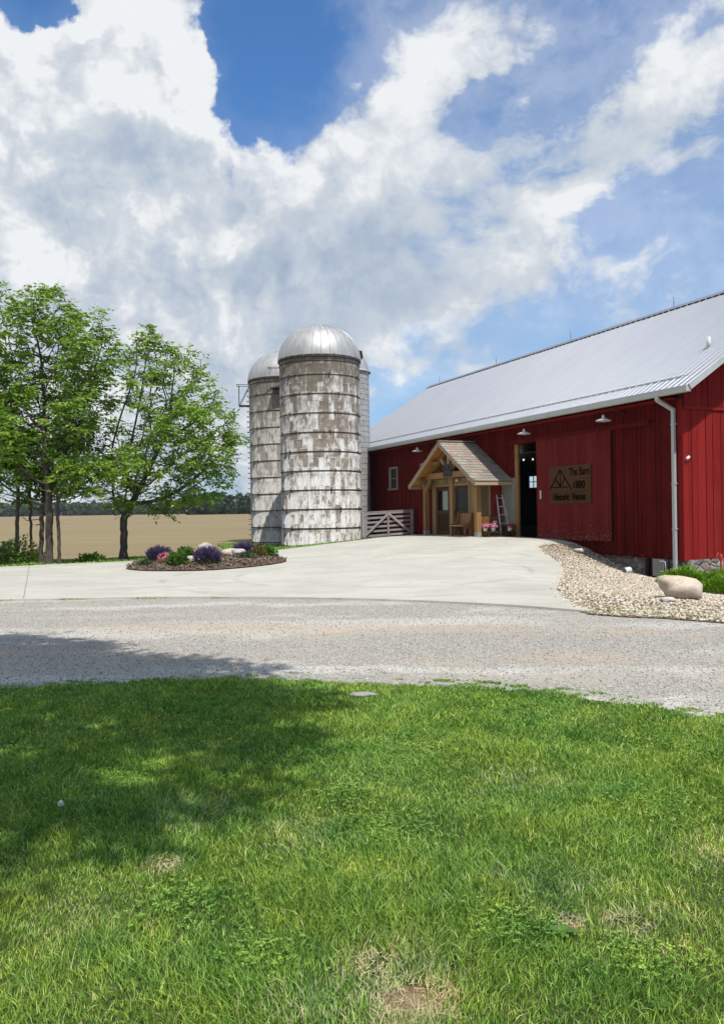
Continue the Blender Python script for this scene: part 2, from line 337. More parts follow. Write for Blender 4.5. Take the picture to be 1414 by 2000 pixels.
M['joint']=mat('concrete_joint',(.2,.19,.17),rough=.9)
def gravc(t):
    p=t.pos(); wv=t.vm('ADD',p,t.vm('SCALE',t.vm('SUBTRACT',t.noise(p,.6,3,out='Color'),(.5,.5,.5)),scale=1.2))
    c=t.vor(p,100); s=t.new('ShaderNodeSeparateColor'); t.l.new(c,s.inputs[0])
    a=t.ramp(s.outputs[0],[(0,(.15,.138,.118)),(.25,(.26,.243,.21)),(.6,(.36,.338,.298)),(.85,(.46,.435,.39)),(1,(.66,.64,.6))])
    band=t.noise(t.mapping(wv,rot=(0,0,-.06),sca=(.16,.75,1)),1,4,.55)
    band2=t.noise(t.mapping(wv,rot=(0,0,-.06),sca=(.12,.6,1),loc=(7,3,0)),1,5,.6)
    fine=t.mix(t.mr(s.outputs[1],0,1,0,.5),(.43,.385,.325),a)
    a=t.mix(t.mr(band,.52,.64,0,.8,smooth=True),a,fine)
    wh=t.mix(t.mr(s.outputs[2],.35,.7),a,(.66,.64,.6))
    a=t.mix(t.mr(band2,.5,.6,0,.85,smooth=True),a,wh)
    # two tan wheel tracks along the drive, broken up by loose stone
    sp=t.new('ShaderNodeSeparateXYZ'); t.l.new(wv,sp.inputs[0]); brk=t.mr(t.noise(t.mapping(p,sca=(.25,.6,1)),1,4),.42,.6)
    for yc,wd in ((10.8,.8),(8.7,.55)):
        k=t.math('MULTIPLY',t.mr(t.math('ABSOLUTE',t.math('SUBTRACT',t.math('ADD',sp.outputs[1],t.math('MULTIPLY',sp.outputs[0],.12)),yc)),0,wd,.95,0,smooth=True),brk)
        a=t.mix(k,a,t.mix(t.mr(s.outputs[1],0,1,0,.35),(.47,.37,.28),a))
    return t.mix(1,a,(.97,.965,.94),'MULTIPLY')
M['gravel']=mat('crushed_limestone',gravc,rough=.95,disp=.012,bs=.7,bump=lambda t:t.vor(t.pos(),85,out='Distance'))
M['chip']=mat('loose_limestone_chips',lambda t:t.ramp(t.tint(),[(0,(.2,.185,.16)),(.4,(.33,.31,.275)),(.75,(.43,.41,.37)),(1,(.58,.56,.52))]),rough=.9)
M['pebble']=mat('river_pebbles',lambda t:t.ramp(t.tint(),[(0,(.13,.1,.07)),(.12,(.28,.2,.13)),(.35,(.44,.35,.24)),(.65,(.56,.48,.36)),(.88,(.68,.64,.54)),(1,(.36,.34,.31))]),rough=.8)
M['pebblebase']=mat('pebble_bed_ground',lambda t:t.mix(t.mr(t.noise(t.pos(),30,3),.35,.65),(.11,.08,.05),(.3,.24,.165)),rough=.95)
M['mulch']=mat('brown_bark_mulch',lambda t:t.mix(t.mr(t.noise(t.pos(),22,5,.7),.35,.65),(.075,.048,.034),(.21,.145,.105)),rough=.95,disp=.03,bs=1,bump=lambda t:t.noise(t.pos(),25,5))
M['mulchchip']=mat('mulch_chips',lambda t:t.ramp(t.tint(),[(0,(.06,.036,.024)),(.5,(.17,.115,.08)),(1,(.3,.22,.165))]),rough=.95)
def stavec(t):
    # local cylinder: staves 25 cm wide, 76 cm tall, staggered; worn whitewash over brown-grey concrete, whiter towards the foot
    p=t.obj(); s=t.new('ShaderNodeSeparateXYZ'); t.l.new(p,s.inputs[0]); an=t.math('ARCTAN2',s.outputs[1],s.outputs[0])
    col=t.math('FLOOR',t.math('MULTIPLY',an,48/(2*math.pi)))
    stag=t.math('MULTIPLY',t.math('MODULO',t.math('ABSOLUTE',col),2),.5)
    row=t.math('FLOOR',t.math('ADD',t.math('DIVIDE',s.outputs[2],.9),stag))
    cv=t.new('ShaderNodeCombineXYZ'); t.l.new(col,cv.inputs[0]); t.l.new(row,cv.inputs[1])
    wn=t.new('ShaderNodeTexWhiteNoise'); wn.noise_dimensions='3D'; t.l.new(cv.outputs[0],wn.inputs['Vector'])
    fx=t.math('FRACT',t.math('MULTIPLY',an,48/(2*math.pi))); fz=t.math('FRACT',t.math('ADD',t.math('DIVIDE',s.outputs[2],.9),stag))
    base=t.mix(t.mr(t.noise(p,2.2,5),.3,.7),(.125,.105,.08),(.235,.208,.17)); base=t.mix(t.math('MULTIPLY',wn.outputs[0],.6),base,(.19,.13,.095))
    hz=t.mr(s.outputs[2],8.5,1.5,-.05,.11)
    flk=t.noise(t.mapping(p,sca=(1.4,1.4,.8)),3.4,9,.68)
    flk2=t.noise(t.mapping(p,sca=(3,3,.6)),5,6,.7)
    k=t.math('ADD',t.math('ADD',flk,hz),t.math('MULTIPLY',t.math('SUBTRACT',wn.outputs[0],.5),.3))
    k=t.math('ADD',k,t.math('MULTIPLY',t.math('SUBTRACT',flk2,.5),.5))
    edgek=t.math('MAXIMUM',t.mr(fx,.14,.02,0,.12),t.mr(fz,.06,.0,0,.16))
    k=t.math('ADD',k,edgek)
    c=t.mix(t.mr(k,.46,.64),base,t.mix(t.mr(flk2,.3,.7),(.42,.41,.385),(.62,.61,.58)))
    streak=t.noise(t.mapping(p,sca=(5,5,.25)),2,5,.6)
    c=t.mix(t.mr(streak,.54,.74,0,.55),c,(.1,.083,.06)); st2=t.noise(t.mapping(p,sca=(16,16,.5)),1.6,5,.6); c=t.mix(t.mr(st2,.6,.78,0,.4),c,(.12,.1,.075))
    hb=t.math('FRACT',t.math('DIVIDE',t.math('SUBTRACT',s.outputs[2],.22),.88)); c=t.mix(t.math('MULTIPLY',t.mr(hb,.72,1.,0,1),t.mr(st2,.4,.6,0,.6)),c,(.12,.075,.045))
    dash=t.math('MULTIPLY',t.mr(t.math('ABSOLUTE',t.math('SUBTRACT',fz,.5)),.03,.0),t.mr(t.noise(p,3,4),.5,.58)); c=t.mix(t.math('MULTIPLY',dash,.8),c,(.55,.54,.51))
    line=t.math('MAXIMUM',t.mr(t.math('ABSOLUTE',t.math('SUBTRACT',fx,.5)),.47,.5,0,.75),t.mr(t.math('ABSOLUTE',t.math('SUBTRACT',fz,.5)),.488,.5,0,.5))
    c=t.mix(line,c,(.06,.05,.04))
    # stain at the top, under the dome rim
    return t.mix(t.mr(s.outputs[2],8.0,9.1,0,.5),c,(.12,.095,.07))
M['stave']=mat('worn_whitewashed_staves',stavec,rough=.9,disp=.02,bs=.5,bump=lambda t:t.noise(t.obj(),8,6,.65))
M['stavegrey']=mat('worn_grey_staves',lambda t:t.mix(.42,stavec(t),t.mix(t.mr(t.noise(t.mapping(t.obj(),sca=(5,5,1)),3,6),.35,.65),(.15,.14,.11),(.36,.355,.3))),rough=.9,disp=.02,bs=.5,bump=lambda t:t.noise(t.obj(),8,6,.65))
M['block']=mat('grey_silo_blocks',lambda t:t.mix(t.mr(t.noise(t.obj(),4,5),.35,.65),(.27,.27,.265),(.39,.39,.38)),rough=.85)
M['hoop']=mat('rusty_steel_hoop',lambda t:t.mix(t.mr(t.noise(t.obj(),6,4),.35,.65),(.045,.03,.022),(.1,.07,.05)),rough=.7,metal=.3)
M['dome']=mat('silo_dome_metal',lambda t:t.mix(t.mr(t.noise(t.mapping(t.obj(),sca=(2,2,.7)),2,5),.35,.7),(.47,.47,.46),(.37,.36,.34)),rough=.52,metal=.5,spec=.5)
def flat(n,c,**k): return mat(n,lambda t:t.mix(t.math('MULTIPLY',t.tint(),.6),c,tuple(x*.6 for x in c)),**k)
M['purple']=leafmat('purple_flower_spikes',lambda t:t.ramp(t.tint(),[(0,(.035,.022,.06)),(.6,(.075,.05,.14)),(1,(.13,.09,.22))]),trans=.2,tcol=(1,1,1))
M['pink']=leafmat('pink_petals',lambda t:t.ramp(t.tint(),[(0,(.45,.07,.16)),(.6,(.65,.16,.27)),(1,(.8,.42,.5))]),trans=.25,tcol=(1,1,1))
M['dianthus']=leafmat('dusty_pink_petals',lambda t:t.ramp(t.tint(),[(0,(.35,.09,.12)),(.6,(.5,.17,.2)),(1,(.6,.3,.3))]),trans=.2,tcol=(1,1,1))
M['redflower']=leafmat('red_petals',lambda t:t.ramp(t.tint(),[(0,(.2,.01,.01)),(.6,(.4,.03,.025)),(1,(.5,.1,.06))]),trans=.2,tcol=(1,1,1))
M['bushleaf']=leafmat('shrub_leaves',lambda t:t.ramp(t.tint(),[(0,(.03,.085,.012)),(.6,(.09,.19,.03)),(1,(.16,.27,.05))]),trans=.3)
M['bushgrey']=leafmat('dusty_green_leaves',lambda t:t.ramp(t.tint(),[(0,(.03,.06,.03)),(.6,(.07,.13,.06)),(1,(.12,.18,.09))]),trans=.25)
M['bushred']=leafmat('reddish_green_leaves',lambda t:t.ramp(t.tint(),[(0,(.07,.07,.02)),(.5,(.15,.13,.035)),(1,(.24,.1,.05))]),trans=.25)
M['juniper']=leafmat('juniper_needles',lambda t:t.ramp(t.tint(),[(0,(.06,.13,.01)),(.5,(.17,.31,.02)),(1,(.33,.48,.05))]),trans=.25)
M['ceramic']=mat('white_glazed_pot',lambda t:t.mix(t.mr(t.noise(t.obj(),12,3),.5,.7),(.7,.68,.65),(.55,.42,.42)),rough=.35)
M['zinc']=mat('white_enamel_can',(.6,.62,.6),rough=.35)
M['signwood']=mat('dark_stained_sign_board',wood((.06,.028,.012),(.1,.05,.022),(1,14,14),.2),rough=.75,spec=.08)
M['signink']=mat('burnt_dark_lettering',(.008,.003,.002),rough=.9,spec=0.)
M['lampshade']=mat('white_enamel_shade',(.62,.62,.6),rough=.3,metal=.1)
def emis(n,c,s):
    m=bpy.data.materials.new(n); m.use_nodes=True; t=NT(m.node_tree); b=t.n['Principled BSDF']; b.inputs['Emission Color'].default_value=(*c,1); b.inputs['Emission Strength'].default_value=s; b.inputs['Base Color'].default_value=(*c,1); return m
M['bulb']=emis('lit_bulb',(1,.93,.8),1.2)
M['floor']=mat('dark_plank_floor',(.06,.045,.035),rough=.7)
M['redenamel']=mat('red_enamel',(.45,.03,.02),rough=.4)
M['puff']=mat('dandelion_fluff',(.6,.6,.56),rough=.9)
M['stem']=mat('pale_stem',(.16,.14,.07),rough=.7)
M['yellow']=mat('yellow_petals',(.75,.5,.03),rough=.7)
M['flatstone']=mat('grey_flat_stone',lambda t:t.mix(t.noise(t.pos(),30,4),(.2,.19,.17),(.36,.34,.3)),rough=.9)

# ------------------------------------------------------------ terrain
CP=[(0,2,0),(-6,2,0),(6,2,0),(0,8,0),(-8,9,0),(5,8,0),(-16,15,0),(-8,15,0),(0,14,0),(3.5,12,0),(-10,24,0),(-4,23,0),(-16,24,0),(0,19,0.03),(-8,27,0),(-4.3,34,0),(-2,30,0.12),(0.1,36,0.27),(-1,25,0.1),(2,23,0.18),(2.5,30,0.4),(2.51,38.06,0.34),(3.22,35.1,0.44),(3.01,31.75,0.47),(5.17,30.5,0.49),(6.3,28.59,0.46),(7.0,26.93,0.41),(7.61,25.99,0.12),(7.96,25.16,-0.22),(8.47,23.97,-0.52),(9.13,22.4,-0.6),(4.6,19.5,0.05),(5.4,23.5,0.22),(5.3,13.4,0),(7,12,-0.08),(8,17,-0.4),(12,19,-0.6),(9,9,0),(-10,45,-0.2),(-4,41,-0.25),(-2,38.5,-0.1),(-20,35,-0.1),(-8,33,-0.1),(12,5,0),(20,20,-0.5),(0,-8,0),(-10,-8,0),(10,-8,0),(0,50,-0.1),(4,44,0.1),(-25,15,0),(-20,5,0)]
A=np.array(CP,float)
def _U(r2): return np.where(r2>0,.5*r2*np.log(r2+1e-12),0)
_N=len(A); _K=_U(((A[:,None,:2]-A[None,:,:2])**2).sum(-1))+.6*np.eye(_N); _P=np.c_[np.ones(_N),A[:,:2]]
_S=np.linalg.solve(np.block([[_K,_P],[_P.T,np.zeros((3,3))]]),np.r_[A[:,2],0,0,0])
def sstep(a,b,x): t=np.clip((x-a)/(b-a),0,1); return t*t*(3-2*t)
def H(x,y):
    x=np.asarray(x,float); y=np.asarray(y,float); sh=np.broadcast(x,y).shape
    xf=np.broadcast_to(x,sh).ravel(); yf=np.broadcast_to(y,sh).ravel(); o=np.zeros(len(xf))
    for i in range(0,len(xf),20000):
        X=xf[i:i+20000];Y=yf[i:i+20000]
        r2=(X[:,None]-A[:,0])**2+(Y[:,None]-A[:,1])**2
        v=(_U(r2)*_S[:_N]).sum(-1)+_S[_N]+_S[_N+1]*X+_S[_N+2]*Y
        d=np.hypot(X,Y-20); wt=sstep(28,60,d); far=-.1*(1-sstep(50,120,d))+.75*sstep(80,340,d)
        o[i:i+20000]=v*(1-wt)+far*wt
    return o.reshape(sh)
def hz(x,y): return float(H(x,y))
def inside(P,poly):
    x,y=P[:,0],P[:,1]; c=np.zeros(len(P),bool); n=len(poly); j=n-1
    for i in range(n):
        xi,yi=poly[i]; xj,yj=poly[j]
        with np.errstate(divide='ignore',invalid='ignore'):
            k=((yi>y)!=(yj>y))&(x<(xj-xi)*(y-yi)/(yj-yi+1e-12)+xi)
        c^=k; j=i
    return c
def smooth_poly(pts,step=.3,rough=0,keep=()):
    """Catmull-Rom through the points, resampled"""
    P=[Vector(p) for p in pts]; n=len(P); out=[]
    for i in range(n):
        a,b,c,d=P[i-1],P[i],P[(i+1)%n],P[(i+2)%n]
        k=max(1,int((c-b).length/step)); lin=(i in keep)
        for q in range(k):
            t=q/k
            v=b.lerp(c,t) if lin else .5*((2*b)+(c-a)*t+(2*a-5*b+4*c-d)*t*t+(3*b-a-3*c+d)*t**3)
            out.append((v.x,v.y))
    if rough: out=[(x+random.gauss(0,rough),y+random.gauss(0,rough)) for x,y in out]
    return out
def sheet(name,poly,dz,mt,step=.5,thick=0,kind='structure'):
    P=np.array(poly); x0,y0=P.min(0);x1,y1=P.max(0)
    gx,gy=np.meshgrid(np.arange(x0,x1,step),np.arange(y0,y1,step)); G=np.c_[gx.ravel(),gy.ravel()]+rng.uniform(-.05,.05,(gx.size,2))*step
    G=G[inside(G,poly)]
    # keep grid points away from the outline
    dmin=np.min(np.hypot(G[:,None,0]-P[None,:,0],G[:,None,1]-P[None,:,1]),1) if len(G) else np.array([])
    G=G[dmin>step*.35]
    pts=[Vector(p) for p in poly]+[Vector(p) for p in G]; n=len(poly)
    r=delaunay_2d_cdt(pts,[],[list(range(n))],1,1e-5)
    V=np.array([(v.x,v.y) for v in r[0]]); Z=H(V[:,0],V[:,1])+dz
    vs=[(a,b,c) for (a,b),c in zip(V,Z)]; fs=[tuple(f) for f in r[2]]
    if thick:
        cnt={}
        for f in fs:
            for i in range(len(f)):
                e=(f[i],f[(i+1)%len(f)]); cnt[tuple(sorted(e))]=cnt.get(tuple(sorted(e)),[])+[e]
        nb=len(vs); low={}
        for k,es in list(cnt.items()):
            if len(es)==1:
                a,b=es[0]
                for q in(a,b):
                    if q not in low: low[q]=len(vs); vs.append((vs[q][0],vs[q][1],vs[q][2]-thick))
                fs.append((b,a,low[a],low[b]))
    me=bpy.data.meshes.new(name); me.from_pydata(vs,[],fs); me.update(); me.materials.append(mt)
    o=bpy.data.objects.new(name,me); COL.objects.link(o)
    if kind: o['kind']=kind
    return o
# field: the one sheet that reaches the horizon
def axis(lo,hi,a,b,st):
    l=list(np.arange(a,b+.01,st)); s=st; x=a
    while x>lo: s*=1.3; x-=s; l.insert(0,max(x,lo))
    s=st;x=l[-1]
    while x<hi: s*=1.3; x+=s; l.append(min(x,hi))
    return np.array(sorted(set(l)))
ax=axis(-1600,1600,-30,30,1.0); ay=axis(-300,2200,-12,62,1.0)
gx,gy=np.meshgrid(ax,ay); gz=H(gx,gy)-.07
nx=len(ax); ny=len(ay); idx=np.arange(nx*ny).reshape(ny,nx)
F=np.c_[idx[:-1,:-1].ravel(),idx[:-1,1:].ravel(),idx[1:,1:].ravel(),idx[1:,:-1].ravel()]
o=np_mesh('field',np.c_[gx.ravel(),gy.ravel(),gz.ravel()],F,M['field'],smooth=True); o['kind']='structure'

TH=R(22.9); C0=Vector((9.13,22.4,0)); ROT=R(90)+TH
def BW(a,o,z=0): # barn frame -> world
    return Vector((C0.x-math.sin(TH)*a-math.cos(TH)*o, C0.y+math.cos(TH)*a-math.sin(TH)*o, z))
lawn_edge=[(-16,7.3),(-9,7.2),(-5,7.3),(-3.4,7.35),(-2.25,7.49),(-.89,7.48),(.22,7.2),(.87,7.1),(1.68,6.69),(2.2,6.31),(2.63,5.77),(3.2,4.9),(3.8,3.4),(4.2,1.5),(4.4,-2),(4.4,-8)]
lawn=smooth_poly(lawn_edge+[(-16,-8)],.3,keep=(15,16))
sheet('lawn',lawn,-.012,M['lawn'],.5)
apron_near=[(-18,14.8),(-12,14.9),(-6.88,14.93),(-4.97,15.01),(-3.5,14.98),(-1.03,14.46),(.8,13.73),(2.41,12.79),(3.55,11.9)]
peb_edge=[(3.43,12.44),(3.43,13.2),(3.5,14.1),(3.75,15.3),(4.3,17.24),(4.84,19.06),(5.26,20.96),(5.44,22.84),(5.5,24.44),(5.7,25.5),(6.3,26.2)]
bwl=BW(4.7,-.02); bw2=BW(17,-.02)
apron_far=[(2.0,37.9),(1.0,36.2),(.05,34.3),(-2.25,32.3),(-3.8,30.2),(-5.2,28.9),(-7.81,26.3),(-10,25.3),(-11.24,24.42),(-18,22.5)]
apron=apron_near+peb_edge+[(bwl.x,bwl.y),(bw2.x,bw2.y)]+apron_far
ap=smooth_poly(apron,.35,keep=(len(apron_near)+len(peb_edge)-1,len(apron_near)+len(peb_edge),len(apron_near)+len(peb_edge)+1,len(apron)-1))
sheet('concrete_apron',ap,.016,M['concrete'],.6,thick=.12)
road=[(-18,15.1),(-12,15.2),(-6.88,15.25),(-3.5,15.3),(-1,14.8),(.8,14.1),(2.4,13.2),(3.6,12.3),(4.3,11.6),(5.2,10.9),(7,9.6),(9,7),(10.5,3),(11,-2),(11,-8),(4.2,-8),(4.2,-2),(4.0,1.5),(3.6,3.3),(3.0,4.7),(2.4,5.6),(2,6.1),(1.5,6.5),(.8,6.9),(0,7.0),(-2,7.3),(-5,7.1),(-9,7.0),(-18,7.0)]
sheet('gravel_drive',smooth_poly(road,.35),-.022,M['gravel'],.5)
c1=BW(0,-.05); cg=BW(-.05,-6)
pebp=[(3.4,11.75),(3.3,13.2),(3.4,14.2),(3.65,15.4),(4.2,17.3),(4.74,19.1),(5.16,21),(5.34,22.9),(5.4,24.5),(5.6,25.6),(6.2,26.5),tuple(BW(4.6,-.05)[:2]),tuple(c1[:2]),tuple(cg[:2]),(15,19),(13.5,14),(11.5,10.5),(9.5,8.2),(8,8.9),(6.5,9.8),(4.92,10.76),(4.3,11.25)]
pebs=smooth_poly(pebp,.35,keep=(10,11,12,13))
o=sheet('pebble_bed_ground',pebs,-.008,M['pebblebase'],.5)
verge=[(-18,22.3),(-11.24,24.2),(-10,25.1),(-7.81,26.0),(-5.2,28.6),(-3.8,30),(-2.25,32),(.05,34.1),(1.0,36),(2.0,37.9),(2.5,38.2),(1.0,42),(0,47),(-8,47),(-7,40),(-6.6,34),(-6.4,31.2),(-8.6,29.6),(-11,28.2),(-18,25.6)]
vg=smooth_poly(verge,.5,rough=.04)
sheet('grass_verge',vg,-.03,M['verge'],.8)
# joint lines sawn in the slab
mb=MB()
for a,b in (((-6.45,14.98),(-10.35,24.5)),):
    k=40
    for i in range(k):
        p=[a[0]+(b[0]-a[0])*(i+j)/k for j in(0,1)]; q=[a[1]+(b[1]-a[1])*(i+j)/k for j in(0,1)]
        mb.add([(p[0]-.008,q[0],hz(p[0],q[0])+.022),(p[0]+.008,q[0],hz(p[0],q[0])+.022),(p[1]+.008,q[1],hz(p[1],q[1])+.022),(p[1]-.008,q[1],hz(p[1],q[1])+.022)],[(0,1,2,3)])
o=mb.build('slab_joints',M['joint']); o['kind']='structure'
# flower bed
bed=smooth_poly([(-6.93,23.16),(-6.5,22.2),(-5.75,21.66),(-4.32,21.52),(-3.05,22.52),(-2.35,23.9),(-2.6,25.2),(-3.3,26.6),(-4.6,28.2),(-5.9,28.4),(-6.8,27.4),(-7.2,25.5)],.25)
def bedz(x,y):
    P=np.array(bed); d=np.min(np.hypot(P[:,0]-x,P[:,1]-y)); return hz(x,y)+.04+.13*min(1,d/.9)
o=sheet('mulch_bed',bed,.045,M['mulch'],.22)
me=o.data; Pb=np.array(bed)
for v in me.vertices:
    d=np.min(np.hypot(Pb[:,0]-v.co.x,Pb[:,1]-v.co.y)); v.co.z+=.13*min(1,d/.9)+random.uniform(-.01,.012)*(d>.05)
#PART2
# ------------------------------------------------------------ loose stones
_p=(1+5**.5)/2
ICO=np.array([(-1,_p,0),(1,_p,0),(-1,-_p,0),(1,-_p,0),(0,-1,_p),(0,1,_p),(0,-1,-_p),(0,1,-_p),(_p,0,-1),(_p,0,1),(-_p,0,-1),(-_p,0,1)])/math.hypot(1,_p)
ICF=np.array([(0,11,5),(0,5,1),(0,1,7),(0,7,10),(0,10,11),(1,5,9),(5,11,4),(11,10,2),(10,7,6),(7,1,8),(3,9,4),(3,4,2),(3,2,6),(3,6,8),(3,8,9),(4,9,5),(2,4,11),(6,2,10),(8,6,7),(9,8,1)])
def rand_rot(n,tilt=1.):
    a=rng.uniform(0,2*np.pi,n); c,s=np.cos(a),np.sin(a); b=rng.normal(0,.35*tilt,n); cb,sb=np.cos(b),np.sin(b)
    Rz=np.zeros((n,3,3)); Rz[:,0,0]=c;Rz[:,0,1]=-s;Rz[:,1,0]=s;Rz[:,1,1]=c;Rz[:,2,2]=1
    Rx=np.zeros((n,3,3)); Rx[:,0,0]=1;Rx[:,1,1]=cb;Rx[:,1,2]=-sb;Rx[:,2,1]=sb;Rx[:,2,2]=cb
    return Rz@Rx
def scatter(poly,n,dens=None):
    P=np.array(poly); lo,hi=P.min(0),P.max(0); out=np.zeros((0,2))
    while len(out)<n:
        q=rng.uniform(lo,hi,(n*2,2)); q=q[inside(q,poly)]
        if dens is not None: q=q[rng.random(len(q))<dens(q[:,0],q[:,1])]
        out=np.r_[out,q]
    return out[:n]
def stones(name,pts,size,mt,flat=.6,lift=0.):
    n=len(pts); s=size(n)[:,None]*rng.uniform(.7,1.3,(n,3)); s[:,2]*=flat
    V=ICO[None]*rng.uniform(.8,1.15,(n,12,1))*s[:,None,:]; V=np.einsum('nij,nkj->nki',rand_rot(n),V)
    V[:,:,0]+=pts[:,0:1]; V[:,:,1]+=pts[:,1:2]; V[:,:,2]+=(H(pts[:,0],pts[:,1])+lift+s[:,2]*.35)[:,None]
    F=ICF[None]+np.arange(n)[:,None,None]*12
    return np_mesh(name,V.reshape(-1,3),F.reshape(-1,3),mt,np.repeat(rng.random(n),20),smooth=True)
vis=lambda x,y:(np.abs(x)<.5*y+2.5)
pb=scatter(pebs,46000,lambda x,y:vis(x,y)*np.clip(1.35-(y-10)/22,.35,1))
tag(stones('river_pebbles',pb,lambda n:rng.uniform(.011,.029,n),M['pebble'],.65),'tan and cream river pebbles filling the bed beside the red barn','pebbles',kind='stuff')
roadp=smooth_poly(road,.35)
gd=lambda x,y:vis(x,y)*np.clip(1.5-(y-6)/7,.12,1)
gp=scatter(roadp,34000,gd)
o=stones('limestone_chips',gp,lambda n:rng.uniform(.004,.0115,n),M['chip'],.7,lift=-.022)
tag(o,'loose pale limestone chips on the gravel drive','gravel',kind='stuff')

# ------------------------------------------------------------ grass blades
dirt_c=[(.128,2.56,.09),(.78,3.02,.035),(.02,2.75,.05),(1.0,3.0,.05),(-.92,3.55,.05)]
PATCH=[(.75,3.3,.35),(-.35,3.9,.3),(1.1,3.0,.3),(.1,2.75,.3),(-1.1,3.1,.25),(.9,4.6,.4),(-.9,4.2,.35),(1.6,3.6,.3),(-.2,2.5,.25)]
def blades(name,poly,n,hmin,hmax,wid,dens,mt,lab,z0=0,seg=2,lean=.45):
    pts=scatter(poly,n,dens); x,y=pts.T
    hh=rng.uniform(hmin,hmax,n)*(0.75+.5*np.sin(x*1.9+1.3)*np.sin(y*2.3+.5)*.5+.25*np.sin(x*7.1+y*3)*np.sin(y*6.3-x*2)); hh*=rng.choice([1,1.5],n,p=[.95,.05])
    keep=np.ones(n,bool); dry=np.zeros(n)
    for cx,cy,r in dirt_c:
        d=np.hypot(x-cx,(y-cy)*1.0)+rng.normal(0,.02,n)+.035*np.sin(x*31+y*17)*np.sin(y*37-x*11); keep&=(d>r)|(rng.random(n)<.12); dry=np.maximum(dry,(d<r*2.0)*.55)
    for cx,cy,r in PATCH: dry=np.maximum(dry,.16*np.clip(1-np.hypot(x-cx,y-cy)/r,0,1)*2)
    x,y,hh,dry=x[keep],y[keep],hh[keep],dry[keep]; n=len(x)
    z=H(x,y)+z0; a=rng.uniform(0,2*np.pi,n); ln=np.abs(rng.normal(0,lean*1.45,n))*hh
    # clumps lean together
    ca=np.sin(x*2.1+y*1.3)*2.5+np.sin(y*3.1-x)*2; dx=np.cos(a)*ln+np.cos(ca)*hh*.13; dy=np.sin(a)*ln+np.sin(ca)*hh*.13
    f=rng.uniform(0,2*np.pi,n); wx=np.cos(f); wy=np.sin(f); wd=wid*rng.uniform(.6,1.35,n)*np.clip(y/4,.8,1.5)
    t=[0,.5,1.0]; ww=[1,.8,.05]
    V=[]
    for k in range(3):
        cx=x+dx*t[k]**1.7; cy=y+dy*t[k]**1.7; cz=z+hh*(t[k]-.22*t[k]**2)
        for s in((-1,1) if k<2 else (0,)): V.append(np.c_[cx+s*wx*wd*ww[k]/2,cy+s*wy*wd*ww[k]/2,cz])
    V=np.stack(V,1).reshape(-1,3); b=np.arange(n)[:,None]*5
    F=np.concatenate([b+[0,1,3],b+[0,3,2],b+[2,3,4]],1).reshape(-1,3)
    tt=np.clip(rng.beta(2.2,2.6,n),0,1)*.88; dr=rng.random(n)<(.022+dry); tt=np.where(dr,rng.uniform(.9,1,n),tt)
    o=np_mesh(name,V,F,mt,np.repeat(tt,3)); tag(o,lab,'grass',kind='stuff'); return o
def gdens(x,y):
    n=(np.sin(x*3.1+1)*np.sin(y*2.7)+np.sin(x*8.3+y*5)*.5)*.12+.88
    return (y>1.6)*(np.abs(x)<.5*y+1.3)*np.clip(1.0-(y-2.6)*.13,.36,1)*n*(1-.0*(x>0))
lawn_b=[(x,y+.05*math.sin(x*9)+.03*math.sin(x*23)) if y>4 else (x,y) for x,y in smooth_poly(lawn_edge+[(-16,-8)],.12,rough=.02,keep=(15,16))]
blades('grass',lawn_b,540000,.026,.064,.0043,gdens,M['grass'],'mown green lawn grass with a few straw coloured blades')
def tuftd(x,y): return (x<7)*(np.abs(x)<.5*y+1)*((np.sin(x*3.7+y*9)+np.sin(x*9.1-y*23+2)+np.sin(x*23.3+y*31)+.6*np.sin(x*61-y*57))*.5>np.where(x>.3,.35,.85))
edge=[(p[0],p[1]+.0) for p in lawn_edge[:13]]; strip=edge+[(x+.12,y+.32) for x,y in reversed(edge)]
blades('grass_tufts',strip,6500,.015,.035,.005,tuftd,M['grass'],'low grass tufts creeping from the lawn edge onto the gravel',z0=-.02)
strip2=[(3.2,12.2),(4.3,11.3),(6.5,9.9),(8,9.2),(8.2,9.6),(6.8,10.5),(5.2,11.5),(3.6,12.6)]
blades('weeds',strip2,1800,.02,.06,.008,lambda x,y:(np.sin(x*5.3+y*11)*np.sin(x*9.1-y*3)>.1)*np.ones_like(x),M['grass'],'thin weeds between the pebble bed and the gravel drive')
strip3=[(-9,14.9),(-4.5,14.95),(-3.9,14.95),(-3.9,15.06),(-9,15.05)]
blades('joint_weeds',[(-9,14.72),(-4.6,14.8),(-2.5,14.75),(-2.5,14.95),(-4.6,15.0),(-9,14.95)],500,.02,.05,.01,lambda x,y:(np.sin(x*4.3)>.2)*np.ones_like(x),M['grass'],'sparse weeds along the near edge of the concrete')
vd=lambda x,y:np.clip(1-(y-24)/30,.3,1)
blades('verge_grass',vg,26000,.05,.13,.02,vd,M['grass'],'longer green grass strip between the concrete and the field',z0=-.03)

